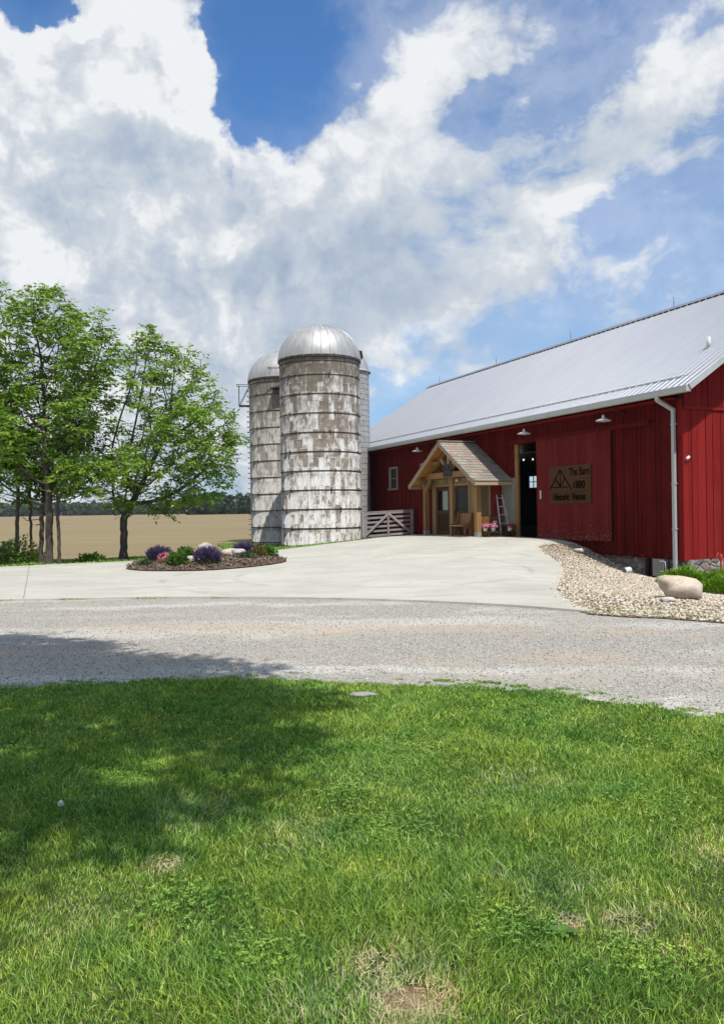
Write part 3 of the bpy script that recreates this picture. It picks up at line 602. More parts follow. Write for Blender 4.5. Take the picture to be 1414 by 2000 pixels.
# clover and fine weeds growing in loose patches through the turf
def clover():
    cs=[(.1,3.9,.3),(-.75,3.2,.22),(1.55,4.2,.3),(.55,3.0,.2),(-.4,2.8,.18),(1.0,2.75,.2),(-1.6,4.6,.35),(.3,5.3,.4),(2.0,5.2,.3),(-.1,4.4,.2),(-2.4,5.4,.4),(1.2,6.2,.35)]
    P=[]
    for cx,cy,r_ in cs: m=int(170*r_/.25); P.append(np.c_[rng.normal(cx,r_*.5,m),rng.normal(cy,r_*.5,m)])
    P=np.concatenate(P); n=len(P); z=H(P[:,0],P[:,1])+rng.uniform(.02,.045,n); V=[]
    for k in range(3):
        a=rng.uniform(0,.5,n)+k*2.094; c=np.c_[P,z]; l=rng.uniform(.006,.012,n)[:,None]; d=np.c_[np.cos(a),np.sin(a),rng.uniform(-.1,.35,n)]; w_=np.c_[-np.sin(a),np.cos(a),rng.normal(0,.15,n)]
        V.append(np.stack([c,c+d*l*.8+w_*l*.6,c+d*l*1.3,c+d*l*.8-w_*l*.6],1))
    V=np.concatenate(V).reshape(-1,3); o=np_mesh('clover',V,np.arange(len(V)).reshape(-1,4),M['grass'],rng.uniform(.12,.6,len(V)//4)); tag(o,'clover patches scattered through the lawn','clover',kind='stuff')
clover()
# dirt, flat stone, dandelions
def disc(name,cx,cy,r,dz,mt,hgt=.01,n=28):
    vs=[(cx,cy,hz(cx,cy)+dz+hgt)]; fs=[]
    for q,(rr,hh) in enumerate(((.6,hgt*.7),(1,0))):
        for k in range(n):
            a=2*math.pi*k/n; e=r*rr*(1+.16*math.sin(3*a+cx*9)+.1*math.sin(7*a)); vs.append((cx+e*math.cos(a),cy+e*math.sin(a),hz(cx,cy)+dz+hh))
    for k in range(n):
        fs.append((0,1+k,1+(k+1)%n)); fs.append((1+k,1+n+k,1+n+(k+1)%n,1+(k+1)%n))
    return MB().add(vs,fs).build(name,mt,smooth=True)
for i,(cx,cy,r) in enumerate(dirt_c[:2]): o=disc('bare_dirt_patch',cx,cy,r*1.25,-.008,M['dirt'],.012); o['kind']='structure'
# straw lying on the bare patches
pts=[];mbs=MB()
for cx,cy,r in dirt_c:
    for k in range(int(170*r/.15)):
        a=random.uniform(0,6.28); q=r*1.5*math.sqrt(random.random()); x=cx+q*math.cos(a); y=cy+q*math.sin(a); b=random.uniform(0,6.28); l=random.uniform(.015,.05); z=hz(x,y)+random.uniform(.006,.03)
        d=Vector((math.cos(b),math.sin(b),random.uniform(-.15,.3)))*l; s=Vector((-math.sin(b),math.cos(b),0))*.0013; p=Vector((x,y,z))
        mbs.add([p-s,p+s,p+d+s*.4,p+d-s*.4],[(0,1,2,3)],random.uniform(.93,1))
tag(mbs.build('straw',M['grass']),'dry straw and dead blades on the bare patches of the lawn','straw',kind='stuff')
def irregular_rock(name,c,s,mt,label,cat='rock',seed=1,rz=0,group=None,sub=3,nz=.16,cut=True):
    bm=bmesh.new(); bmesh.ops.create_icosphere(bm,subdivisions=sub,radius=1)
    from mathutils import noise
    for v in bm.verts:
        p=v.co.copy(); k=1+nz*noise.noise(p*1.4+Vector((seed*3.1,seed,0)))*2+nz*.3*noise.noise(p*4+Vector((seed,0,0)))
        v.co=p*k
        if cut:
            for d in (Vector((.5,-.8,.1)),Vector((0,.1,1)),Vector((-.9,-.2,-.2))):
                dn=d.normalized(); e=v.co.dot(dn)-.84
                if e>0: v.co-=dn*e*.75
        v.co=Vector((v.co.x*s[0],v.co.y*s[1],v.co.z*s[2]))
    me=bpy.data.meshes.new(name); bm.to_mesh(me); bm.free(); me.polygons.foreach_set('use_smooth',[True]*len(me.polygons)); me.materials.append(mt)
    o=bpy.data.objects.new(name,me); COL.objects.link(o); o.location=(c[0],c[1],c[2]); o.rotation_euler=(0,0,rz)
    return tag(o,label,cat,group)
irregular_rock('flat_stone',(-.02,6.78,hz(0,6.8)+.012),(.13,.06,.022),M['flatstone'],'flat grey stone sunk in the grass at the edge of the gravel','stone',seed=4)
def dandelion(x,y,h):
    t=empty('dandelion',(x,y,hz(x,y)),0,'white dandelion seed head on a thin stalk in the shaded lawn','dandelion')
    MB().tube([(0,0,0),(-.02,.01,h*.6),(-.035,.01,h)],.0016,6).build('stalk',M['stem'],t)
    mb=MB(); c=Vector((-.035,.01,h+.008))
    for k in range(260):
        d=Vector((random.gauss(0,1),random.gauss(0,1),random.gauss(0,1))).normalized(); e=c+d*.016; s=d.orthogonal().normalized()*.0025; s2=d.cross(s)
        mb.add([e-s,e+s2,e+s,e-s2],[(0,1,2,3)]); mb.add([c,e-s*.1,e+s*.1],[(0,1,2)])
    mb.build('seed_head',M['puff'],t)
dandelion(-1.52,4.0,.12)
def yd(x,y,h,lab):
    t=empty('yellow_dandelion',(x,y,hz(x,y)),0,lab,'dandelion')
    MB().tube([(0,0,0),(0,0,h)],.0015,5).build('stalk',M['stem'],t)
    mb=MB()
    for k in range(40):
        a=k*2.4; r=.018*(k/40)**.5; mb.add([(0,0,h),(r*math.cos(a-.25),r*math.sin(a-.25),h+.006),(r*1.1*math.cos(a),r*1.1*math.sin(a),h+.004),(r*math.cos(a+.25),r*math.sin(a+.25),h+.006)],[(0,1,2,3)])
    mb.build('flower_head',M['yellow'],t)
yd(-.92,5.35,.055,'small yellow dandelion flower low in the shaded grass')
# broad leaved weeds in the lawn
def broadweed(x,y,s,lab,n=9):
    mb=MB()
    for k in range(n):
        a=k*2.4+random.uniform(-.3,.3); l=s*random.uniform(.6,1.1); d=Vector((math.cos(a),math.sin(a),0)); w=Vector((-d.y,d.x,0))*l*.22; z=Vector((0,0,1))
        p=[Vector((0,0,.01)),d*l*.35+z*l*.45,d*l*.7+z*l*.55,d*l+z*l*.4]; ws=[.15,.9,1,.05]; vs=[]
        for q,ww in zip(p,ws): vs+=[q-w*ww,q+w*ww]
        mb.add(vs,[(0,1,3,2),(2,3,5,4),(4,5,7,6)],random.uniform(.5,.95))
    o=mb.build('broadleaf_weed',M['bushleaf']); o.location=(x,y,hz(x,y)); tag(o,lab,'weed')
broadweed(.72,2.93,.06,'large broad leaved weed beside the dry patch in the lawn',14)
broadweed(.64,2.84,.045,'small broad leaved weed just in front of the larger one in the lawn',8)
broadweed(1.52,3.9,.045,'bright green weed rosette in the lawn near the right edge of the photo',10)
broadweed(2.52,5.35,.09,'dark leafy weed in the lawn below the right end of the gravel',12)
broadweed(.92,2.5,.045,'flat leafed weed in the lawn at the bottom right corner',8)

# ------------------------------------------------------------ barn
L=26.5; WD=12.5; EV=4.93; RH=9.3
barn=empty('barn',C0,ROT,'long red board sided barn with a light grey metal roof','barn')
slope=(RH-EV)/(WD/2+.45)
def roofz(y): return RH-slope*abs(y+WD/2)
def boards(mb,bk,axis_,u0,u1,z0,ztop,op,plane,sgn,wb,jit=.006,gap=.010,th=.028,zb=None):
    """vertical boards; axis_ 'x' (long wall) or 'y' (gable); op: list (a,b,z0,z1)"""
    cuts=sorted(set([u0,u1]+[q for o in op for q in o[:2] if u0<q<u1])); xs=[]
    for a,b in zip(cuts[:-1],cuts[1:]):
        p=a
        while p<b-.02:
            e=min(b,p+wb*random.uniform(.8,1.2)); e=b if b-e<.06 else e; xs.append((p,e)); p=e
    def put(m,a,b,lo,hi,d0,d1,t):
        if hi-lo<.01: return
        if axis_=='x': m.box(a,b,plane+sgn*d0,plane+sgn*d1,lo,hi,t)
        else: m.box(plane+sgn*d0,plane+sgn*d1,a,b,lo,hi,t)
    for a,b in xs:
        mid=(a+b)/2; top=min(ztop(a),ztop(b)); bot=z0 if zb is None else zb(mid); segs=[(bot+random.uniform(-.015,.015),top)]
        for o in op:
            if o[0]<mid<o[1]:
                ns=[]
                for lo,hi in segs:
                    if o[2]>lo: ns.append((lo,min(hi,o[2])))
                    if o[3]<hi: ns.append((max(lo,o[3]),hi))
                segs=ns
        j=random.uniform(-jit,jit); t=random.random()**2
        for lo,hi in segs:
            put(mb,a+gap/2,b-gap/2,lo,hi,.0,th+j,t); put(bk,a,b,lo+.012,hi,-.055,-.004,0)
OPD=(5.2,8.14,.42,3.98)
wins=[(18.8,19.62,2.68,3.66),(15.3,16.1,2.68,3.66),(22.3,23.1,2.68,3.66)]
PY0,PY1,PYZ=9.1,13.35,2.95
ops=[OPD]+[(a,b,c,d) for a,b,c,d in wins]+[(9.7,12.9,.45,2.6)]
mb=MB();bk=MB()
def wbot(x): return .04 if x<4.8 else .36
boards(mb,bk,'x',.0,L,.04,lambda x:5.13,ops,0,1,.2,.010,.016,zb=wbot)
mb.build('wall',M['red'],barn); bk.build('wall_backing',M['reddark'],barn)
mb=MB();bk=MB()
# gable end: lower boards, then a lapped upper tier standing proud, with a drip edge between
boards(mb,bk,'y',-WD,.0,.04,lambda y:4.36,[],0,-1,.27,.006,.02)
boards(mb,bk,'y',-WD,.0,4.4,lambda y:min(roofz(y)-.16,99),[],-.03,-1,.23,.006,.018)
o=mb.build('wall',M['redgable'],barn); tag(o,'sunlit gable end of wide boards with sunlight put into the red'); bk.build('wall_backing',M['reddark'],barn)
mb=MB(); mb.box(-.075,-.031,-WD,.03,4.33,4.40); mb.build('lap_board',M['redgable'],barn)
mb=MB(); mb.box(-.034,.14,.034,.066,.02,4.6); mb.box(-.068,-.036,-.12,.066,.02,4.3); mb.build('corner_board',M['redgable'],barn)
# back wall with one window hole, far gable, floor
mb=MB()
bw=(24.45,25.45,2.86,3.58)
mb.box(.0,bw[0],-WD-.06,-WD,0.3,5.12); mb.box(bw[1],L,-WD-.06,-WD,.3,5.12); mb.box(bw[0],bw[1],-WD-.06,-WD,.3,bw[2]); mb.box(bw[0],bw[1],-WD-.06,-WD,bw[3],5.12)
mb.build('back_wall',M['floor'],barn)
mb=MB(); mb.box(24.92,24.97,-WD-.03,-WD+.02,bw[2],bw[3]); mb.box(bw[0],bw[1],-WD-.028,-WD+.018,3.2,3.25); mb.build('back_window_bars',M['oldwhite'],barn)
mb=MB(); mb.add([(L,0,.0),(L,-WD,.0),(L,-WD,4.8),(L,-WD/2,RH-.2),(L,0,4.8)],[(0,1,2,3,4)]); mb.add([(L-.05,0,.0),(L-.05,-WD,.0),(L-.05,-WD,4.8),(L-.05,-WD/2,RH-.2),(L-.05,0,4.8)],[(4,3,2,1,0)]); mb.build('far_gable_wall',M['red'],barn)
mb=MB(); mb.box(.06,L-.06,-WD+.01,-.06,.2,.42); mb.build('floor',M['floor'],barn)
# fieldstone foundation
mb=MB(); mb.box(.02,1.75,-.3,-.065,-1,.035);mb.box(1.75,4.85,-.3,-.05,-1,.035); mb.box(-.03,.28,-WD,-.07,-1.1,.035); mb.build('foundation',M['stone'],barn)
mb=MB(); mb.box(1.12,1.28,-.07,.05,-.8,.03); mb.box(1.36,1.5,-.07,.05,-.8,.03); mb.build('sill_posts',M['reddark'],barn)
# roof: two slopes, raised ribs, ridge cap, drip
rf=MB(); y0=.52; X0,X1=-.78,L+.5
for s in(1,-1):
    ye=-WD/2+s*(WD/2+y0); ym=-WD/2; ze=roofz(ye); zm=RH
    v=[(X0,ye,ze),(X1,ye,ze),(X1,ym,zm),(X0,ym,zm)]; v+=[(a,b,c-.05) for a,b,c in v]
    rf.add(v,[(0,1,2,3),(7,6,5,4),(0,4,5,1),(3,2,6,7),(0,3,7,4),(1,5,6,2)],.5)
    x=X0+.12
    while x<X1:
        w2=.022; h_=.0145
        rf.add([(x-w2,ye,ze+.001),(x+w2,ye,ze+.001),(x+w2*.5,ye,ze+h_),(x-w2*.5,ye,ze+h_),(x-w2,ym,zm+.001),(x+w2,ym,zm+.001),(x+w2*.5,ym,zm+h_),(x-w2*.5,ym,zm+h_)],[(0,3,7,4),(3,2,6,7),(2,1,5,6),(0,1,2,3)],.5); x+=.229
roof=rf.build('roof',M['metalroof'],barn)
mb=MB()
for s in(1,-1):
    ye=-WD/2+s*.16; mb.add([(X0-.02,-WD/2,RH+.075),(X1+.02,-WD/2,RH+.075),(X1+.02,ye,roofz(ye)+.035),(X0-.02,ye,roofz(ye)+.035)],[(0,1,2,3) if s<0 else (3,2,1,0)])
mb.build('ridge_cap',M['metalroof'],roof)
for s in(1,-1):
    mb=MB(); x=X0+.12; ye=-WD/2+s*.19
    while x<X1: mb.box(x+.05,x+.255,ye-.02,ye+.02,roofz(ye),roofz(ye)+.05); x+=.305
    mb.build('ridge_closure',M['black'],roof)
# snow guards: short metal angles between the ribs
mb=MB(); x=X0+.12+.305*2
ys=.02; zs=roofz(ys)
while x<X1-.1:
    mb.box(x+.045,x+.26,ys-.012,ys+.012,zs+.003,zs+.05); x+=.305
mb.box(X0+.5,X1-.1,ys-.03,ys-.016,zs+.045,zs+.062)
mb.build('snow_guard',M['gutter'],roof)
vp=MB(); vy=-1.59; vp.tube([(.53,vy,roofz(vy)-.05),(.53,vy,roofz(vy)+.34)],.06,12); vp.build('vent_pipe',M['white'],roof,True)
# verge trim and gutter
mb=MB()
for s in(1,-1):
    a=(X0-.012,-WD/2+s*(WD/2+y0+.005),roofz(-WD/2+s*(WD/2+y0))-.055); b=(X0-.012,-WD/2,RH-.055); mb.beam(a,b,.05,.17); 
mb.build('rake_trim',M['gutter'],barn)
mb=MB()
for s in(1,-1):
    a=(-.4,-WD/2+s*(WD/2+y0-.05),roofz(-WD/2+s*(WD/2+y0-.05))-.075); b=(-.4,-WD/2,RH-.09); mb.beam(a,b,.7,.02)
mb.box(0.1,L+.4,.04,.44,EV-.31,EV-.29)
mb.build('soffit_boards',M['redgable'],barn)
mb=MB(); gx0,gx1=X0+.0,L+.45; gy=y0+.015; gz=roofz(y0)-.03
prof=[(0,0),(0,-.14),(.09,-.155),(.12,-.11),(.13,-.0)]
vs=[(gx0,gy-.02+p,gz+q) for p,q in prof]+[(gx1,gy-.02+p,gz+q) for p,q in prof]
mb.add(vs,[(i,i+1,i+6,i+5) for i in range(4)]); mb.add(vs[:5],[(0,1,2,3,4)]); mb.add(vs[5:],[(4,3,2,1,0)])
mb.box(gx0,gx1,gy-.07,gy-.025,gz-.16,gz+.0)
mb.build('gutter',M['gutter'],barn)
mb=MB(); zz=gz-.15
for p,q in (((.36,gy+.05,zz+.02),(.36,gy+.05,zz-.12)),((.36,gy+.05,zz-.10),(.22,.13,zz-.38)),((.22,.13,zz-.34),(.22,.13,-.62))): mb.beam(p,q,.1,.08,up=(0,1,0.01))
for z in (3.9,2.2,.9): mb.box(.15,.29,.03,.175,z,z+.03)
mb.build('downspout',M['gutter'],barn)
for i in range(5):
    x=X0+1.0+i*(L-1)/4; r=MB(); r.tube([(x,-WD/2,RH+.05),(x,-WD/2,RH+.46)],.009,6); r.lathe([(.0,0),(.02,.01),(.02,.03),(0,.04)],(x,-WD/2,RH+.22),8); r.build('lightning_rod',M['darkmetal'],roof)
# track and sliding door
mb=MB(); mb.box(1.15,9.0,.034,.13,4.06,4.15,.2); mb.box(1.15,9.0,.12,.145,4.0,4.16,.2); mb.build('door_track',M['red'],barn)
mb=MB();bk=MB(); DX0,DX1,DZ0,DZ1=2.86,6.82,.47,4.0
boards(mb,bk,'x',DX0,DX1,DZ0,lambda x:DZ1,[],.115,1,.19,.002,.005,.022)
door=mb.build('sliding_door',M['reddoor'],barn); bk.build('door_frame',M['reddark'],door)
mb=MB(); mb.box(DX0-.004,DX0+.05,.13,.146,DZ0,DZ1,0); mb.build('edge_trim',M['reddoor'],door); MB().box(DX1-.05,DX1+.004,.13,.146,DZ0,DZ1,0).build('edge_trim',M['reddoor'],door)
mb=MB(); mb.box(DX1-.3,DX1-.24,.145,.19,1.9,2.2); mb.build('door_handle',M['oldwhite'],door)
for x in (DX0+.6,DX1-.6): MB().box(x-.03,x+.03,.146,.16,3.72,4.12).build('track_hanger',M['reddoor'],door)
# opening jambs and grey boards between porch and opening
mb=MB(); mb.box(8.14,8.33,-.04,.055,.42,3.99); mb.build('door_jamb',M['timber'],barn)
mb=MB();bk=MB(); boards(mb,bk,'x',8.335,9.18,.42,lambda x:2.74,[],.036,1,.14,.004,.012); mb.build('weathered_panel',M['greyboard'],barn)
# windows
for (a,b,c,d) in wins:
    fr=MB(); t=.09
    fr.box(a-t,a,.03,.062,c-.02,d+t); fr.box(b,b+t,.03,.062,c-.02,d+t); fr.box(a,b,.03,.06,d,d+t); fr.box(a-t-.05,b+t+.05,.02,.13,c-.09,c-.02)
    fr.box(a,a+.04,-.03,.03,c,d); fr.box(b-.04,b,-.03,.03,c,d); fr.box(a+.04,b-.04,-.029,.02,(c+d)/2-.02,(c+d)/2+.02)
    fo=fr.build('window',M['windowtrim'],barn)
    MB().box(a+.04,b-.04,-.02,-.012,c,d).build('pane',M['glass'],fo)
# dark joist seam: horizontal weather line on the long wall
mb=MB(); mb.box(13.6,L-.3,.034,.05,1.72,1.735,.1); mb.build('weather_strip',M['redgable'],barn)

# things fixed to the barn ------------------------------------------------
def bthing(name,a,o,z,label,cat,group=None,rz=0): # placed in the barn frame
    return empty(name,BW(a,o,z),ROT+rz,label,cat,group)
labs=['white dish shade barn lamp above the carved sign and sliding door','white dish shade barn lamp above the dark open doorway','white dish shade barn lamp partly behind the porch roof on the far red wall']
lamp0=None
def copy_tree(o,parent=None):
    c=o.copy(); COL.objects.link(c); c.parent=parent
    for ch in [x for x in bpy.data.objects if x.parent==o and x is not c]: copy_tree(ch,c)
    return c
for i,x in enumerate((2.75,7.05,15.6)):
    if lamp0 is None:
        t=bthing('barn_lamp',x,0,4.3,labs[0],'wall lamp','gooseneck lamps along the barn wall')
        mb=MB(); pts=[(-.42,.03,.16),(-.42,.14,.18),(-.3,.3,.26),(-.1,.42,.32),(0,.5,.28),(0,.5,.16)]; mb.tube(pts,.011,8); mb.lathe([(0,0),(.06,.0),(.06,.03),(0,.03)],(-.42,.04,.14),12); mb.build('gooseneck_arm',M['darkmetal'],t,True)
        MB().lathe([(.03,.16),(.045,.12),(.05,.06),(.12,.035),(.235,-.01),(.24,-.035),(.23,-.03),(.11,.01),(.0,.03)],(0,.5,0),24).build('shade',M['lampshade'],t,True)
        MB().lathe([(0,-.07),(.025,-.06),(.03,-.03),(.015,.0),(.0,.0)],(0,.5,.0),12).build('light_bulb',M['ceramic'],t,True); lamp0=t
    else:
        t=copy_tree(lamp0); t.location=BW(x,0,4.3); t['label']=labs[i]
# sign
def text_mesh(s,size,mt,parent,loc,name,ext=.006,sx=1):
    cu=bpy.data.curves.new(name,'FONT'); cu.body=s; cu.size=size; cu.extrude=ext; cu.align_x='CENTER'; cu.offset=.006
    ob=bpy.data.objects.new(name,cu); COL.objects.link(ob); dg=bpy.context.evaluated_depsgraph_get(); me=bpy.data.meshes.new_from_object(ob.evaluated_get(dg)); me.name=name
    bpy.data.objects.remove(ob); me.materials.clear(); me.materials.append(mt)
    # text x runs towards -x of the barn frame, up is z
    for v in me.vertices: x,y,z=v.co; v.co=(-x*sx+loc[0],z+loc[1],y+loc[2])
    o=bpy.data.objects.new(name,me); COL.objects.link(o); o.parent=parent; return o
sg=bthing('venue_sign',4.9,.145,2.36,'dark brown carved wooden sign with triangle emblem on the sliding door','sign')
SW,SH=2.22,1.30
mb=MB()
for k in range(3): mb.box(-SW/2,SW/2,.0,.03+.003*k,-SH/2+k*SH/3+.004,-SH/2+(k+1)*SH/3-.004,k*.4)
mb.build('board',M['signwood'],sg)
ink=MB(); cx=SW/2-.62; zb=-.08; hh=.60; hw=.5; yy=.042
def st(p,q,w=.035): ink.beam((cx-p[0],yy,zb+p[1]),(cx-q[0],yy,zb+q[1]),w,.012,up=(0,1,0))
st((-hw-.1,-.09),(0,hh)); st((hw+.1,-.09),(0,hh)); st((-hw,0),(hw*.85,0),.03); st((0,0),(0,hh),.03); st((0,.02),(-.24,.27),.03); st((0,.02),(.24,.27),.03)
ink.build('triangle_emblem',M['signink'],sg)
text_mesh('The Barn',.37,M['signink'],sg,(-.53,.036,.30),'lettering',sx=.78)
text_mesh('1880',.36,M['signink'],sg,(-.5,.036,-.14),'lettering',sx=.9)
text_mesh('Historic',.34,M['signink'],sg,(.45,.036,-.53),'lettering',sx=.8); text_mesh('Venue',.34,M['signink'],sg,(-.5,.036,-.53),'lettering',sx=.8)
# spot light on the corner
t=bthing('spotlight',-.12,-.02,2.9,'small white spotlight fixed to the barn corner beside the downspout','light')
MB().lathe([(.0,0),(.04,.0),(.04,.1),(.055,.16),(.0,.16)],(0,0,0),14).build('lamp_head',M['ceramic'],t,True); t.rotation_euler=(R(70),0,ROT+R(30))
MB().tube([(0,0,-.02),(0,.06,-.04)],.015,6).build('bracket',M['gutter'],t)
# electrical box
t=bthing('electrical_box',.78,.06,-.12,'grey steel electrical box under the barn wall beside the downspout','electrical box')
MB().box(-.2,.2,0,.16,-.34,.14).build('cabinet',M['greybox'],t)
MB().box(-.215,.215,.162,.18,-.35,.155).build('cover',M['greybox'],t)
mb=MB(); mb.tube([(-.17,.2,.1),(-.24,.14,.08),(-.24,.1,-.4)],.018,8); mb.tube([(-.1,.19,-.2),(-.22,.17,-.21)],.02,8); mb.tube([(-.08,.19,.09),(-.2,.18,.08)],.02,8); mb.build('conduit',M['gutter'],t,True)
#PART3
# ------------------------------------------------------------ entrance porch (built in the barn frame)
PO=(11.24,0,.46)
porch=empty('entrance_porch',BW(*PO),ROT,'timber framed gabled entrance porch with patchwork shingle roof on the red barn','porch',off=PO)
pr=11.24; pk=.614; def_z=4.35
def prz(x): return def_z-pk*abs(x-pr)
Yf=1.77; xl,xr=13.98,8.50
# roof: deck, shingles, drip edge, soffit boards
ns=Vector((pk,0,1)).normalized()
deck=MB(); 
for s in(1,-1):
    xe=pr+s*2.74; v=[(pr,.06,prz(pr)-.03),(xe,.06,prz(xe)-.03),(xe,Yf,prz(xe)-.03),(pr,Yf,prz(pr)-.03)]; v+=[(a,b,c-.03) for a,b,c in v]
    deck.add(v,[(0,1,2,3),(7,6,5,4),(1,0,4,5),(2,1,5,6),(3,2,6,7)])
pro=deck.build('roof',M['flash'],porch)
mb=MB(); rows=15; Ls=math.hypot(2.74,2.74*pk)
for s in(1,-1):
    for r in range(rows):
        d0=r/rows*2.76; d1=(r+1.12)/rows*2.76; y=.04-random.uniform(0,.2)
        while y<Yf+.02:
            wv=random.choice((.2,.27,.33)); a=max(y,.04); b=min(y+wv,Yf+.02); y+=wv
            if b-a<.03: continue
            x0=pr+s*d0; x1=pr+s*d1; lift=.012; t=random.random()
            v=[(x0,a+.004,prz(x0)-.026),(x0,b-.004,prz(x0)-.026),(x1,b-.004,prz(x1)+lift-.012),(x1,a+.004,prz(x1)+lift-.012)]; v+=[(p,q,z-.014) for p,q,z in v]
            mb.add(v,[(0,1,2,3),(7,6,5,4),(2,3,7,6),(1,2,6,5),(0,3,7,4)],t)
mb.build('shingles',M['shingle'],pro)
mb=MB()
for k in range(8): mb.box(pr-.1,pr+.1,.04+k*.218,.04+k*.218+.21,def_z-.02,def_z+.025,random.random())
mb.build('ridge_shingles',M['shingle'],pro)
mb=MB()
for s in(1,-1):
    for r in range(22):
        d0=r/22*2.7; d1=(r+.95)/22*2.7; x0=pr+s*d0; x1=pr+s*d1
        v=[(x0,.07,prz(x0)-.062),(x1,.07,prz(x1)-.062),(x1,Yf-.05,prz(x1)-.062),(x0,Yf-.05,prz(x0)-.062)]; v+=[(a,b,c-.018) for a,b,c in v]
        mb.add(v,[(0,1,2,3),(7,6,5,4),(0,4,5,1),(3,2,6,7),(0,3,7,4),(1,5,6,2)],random.random())
mb.build('ceiling_boards',M['soffit'],porch)
mb=MB()
for s in(1,-1):
    xe=pr+s*2.76; mb.beam((pr,Yf-.02,prz(pr)-.125),(xe,Yf-.02,prz(xe)-.125),.045,.15,up=(0,0,1))
    mb.box(min(xe,xe-s*.04),max(xe,xe-s*.04),.07,Yf-.045,prz(xe)-.19,prz(xe)-.06)
mb.build('fascia',M['fascia'],porch)
for x in (9.1,13.35):
    o=MB().box(x-.1,x+.1,1.15,1.35,.66,2.72).build('post',M['timber'],porch); MB().box(x-.105,x+.105,1.145,1.355,.42,.67).build('post_foot',M['greyboard'],o)
    MB().beam((x,.06,2.8),(x,1.55,2.8),.19,.17).build('side_beam',M['timber'],porch)
MB().box(9.42,13.06,1.16,1.34,2.86,3.10).build('tie_beam',M['timber'],porch)
MB().box(pr-.08,pr+.08,1.17,1.33,3.10,4.08).build('king_post',M['fascia'],porch)
for s in(1,-1):
    MB().beam((pr,1.25,prz(pr)-.22),(pr+s*2.45,1.25,prz(pr+s*2.45)-.2),.14,.2).build('rafter',M['timber'],porch)
    MB().beam((pr+s*.12,1.25,3.15),(pr+s*.62,1.25,3.68),.15,.13).build('strut',M['fascia'],porch)
    x=pr+s*1.0; MB().tube([(x,.1,prz(x)-.2),(x,1.5,prz(x)-.2)],.09,10).build('purlin',M['timber'],porch,True)
x=pr; MB().box(x-.08,x+.08,.1,1.6,prz(x)-.32,prz(x)-.1).build('ridge_beam',M['timber'],porch)
# knee brace at the left post
MB().beam((13.35,1.3,2.25),(12.85,1.3,2.86),.11,.11).build('knee_brace',M['timber'],porch)
MB().beam((9.1,1.3,2.35),(9.5,1.3,2.86),.11,.11).build('knee_brace',M['timber'],porch)
ib=MB(); y0_,y1_=1.345,1.37
ib.box(pr-.36,pr+.36,y0_,y1_,2.90,3.08); ib.box(pr-.1,pr+.1,y0_,y1_,3.08,3.42)
for s in(1,-1):
    ib.beam((pr+s*.06,1.358,3.02),(pr+s*.40,1.358,3.40),.03,.15,up=(0,1,0)) if False else ib.add([(pr+s*.05,y0_,3.08),(pr+s*.22,y0_,3.08),(pr+s*.42,y0_,3.34),(pr+s*.30,y0_,3.42),(pr+s*.05,y1_,3.08),(pr+s*.22,y1_,3.08),(pr+s*.42,y1_,3.34),(pr+s*.30,y1_,3.42)],[(0,1,2,3),(7,6,5,4),(0,4,5,1),(1,5,6,2),(2,6,7,3),(3,7,4,0)])
for k in range(7): ib.lathe([(0,.0),(.018,0),(.018,.02),(0,.02)],(0,0,0),6) if False else ib.box(pr-.31+k*.1,pr-.28+k*.1,y1_,y1_+.015,2.97,3.0)
ib.build('iron_gusset',M['iron'],porch)
# enclosed vestibule: door wall and side walls of weathered boards
mb=MB();bk=MB(); DW=.95
dops=[(10.2,11.33,.46,2.52),(11.72,12.95,.46,2.52)]
boards(mb,bk,'x',9.25,13.3,.46,lambda x:2.85,dops,DW,1,.13,.008,.014,.03)
boards(mb,bk,'y',.05,DW+.02,.46,lambda x:2.72,[(.07,.60,1.2,2.62)],9.25,-1,.12,.008,.014,.03)
boards(mb,bk,'y',.05,DW+.02,.46,lambda x:2.72,[],13.3,1,.12,.008,.014,.03)
mb.build('wall',M['batten'],porch); bk.build('wall_backing',M['doorwood'],porch)
MB().box(9.26,13.29,.05,DW,2.74,2.78).build('vestibule_ceiling',M['doorwood'],porch)
mb=MB()
mb.box(11.36,11.62,DW+.031,DW+.12,.46,2.86)
for a,b in ((10.08,10.19),(12.96,13.08)): mb.box(a,b,DW+.031,DW+.06,.46,2.52)
mb.box(10.08,11.36,DW+.031,DW+.065,2.52,2.64); mb.box(11.62,13.08,DW+.031,DW+.065,2.52,2.64); mb.box(11.63,11.71,DW+.031,DW+.06,.46,2.52)
mb.build('door_surround',M['timber'],porch)
mb=MB(); mb.box(9.185,9.215,.62,.69,1.1,2.7);mb.box(9.185,9.215,.0,.07,1.1,2.7);mb.box(9.185,9.215,.07,.62,2.62,2.7);mb.box(9.185,9.215,.07,.62,1.1,1.2)
po=mb.build('panel_frame',M['fascia'],porch); MB().box(9.222,9.24,.07,.62,1.2,2.62).build('red_panel',M['redpanel'],po)
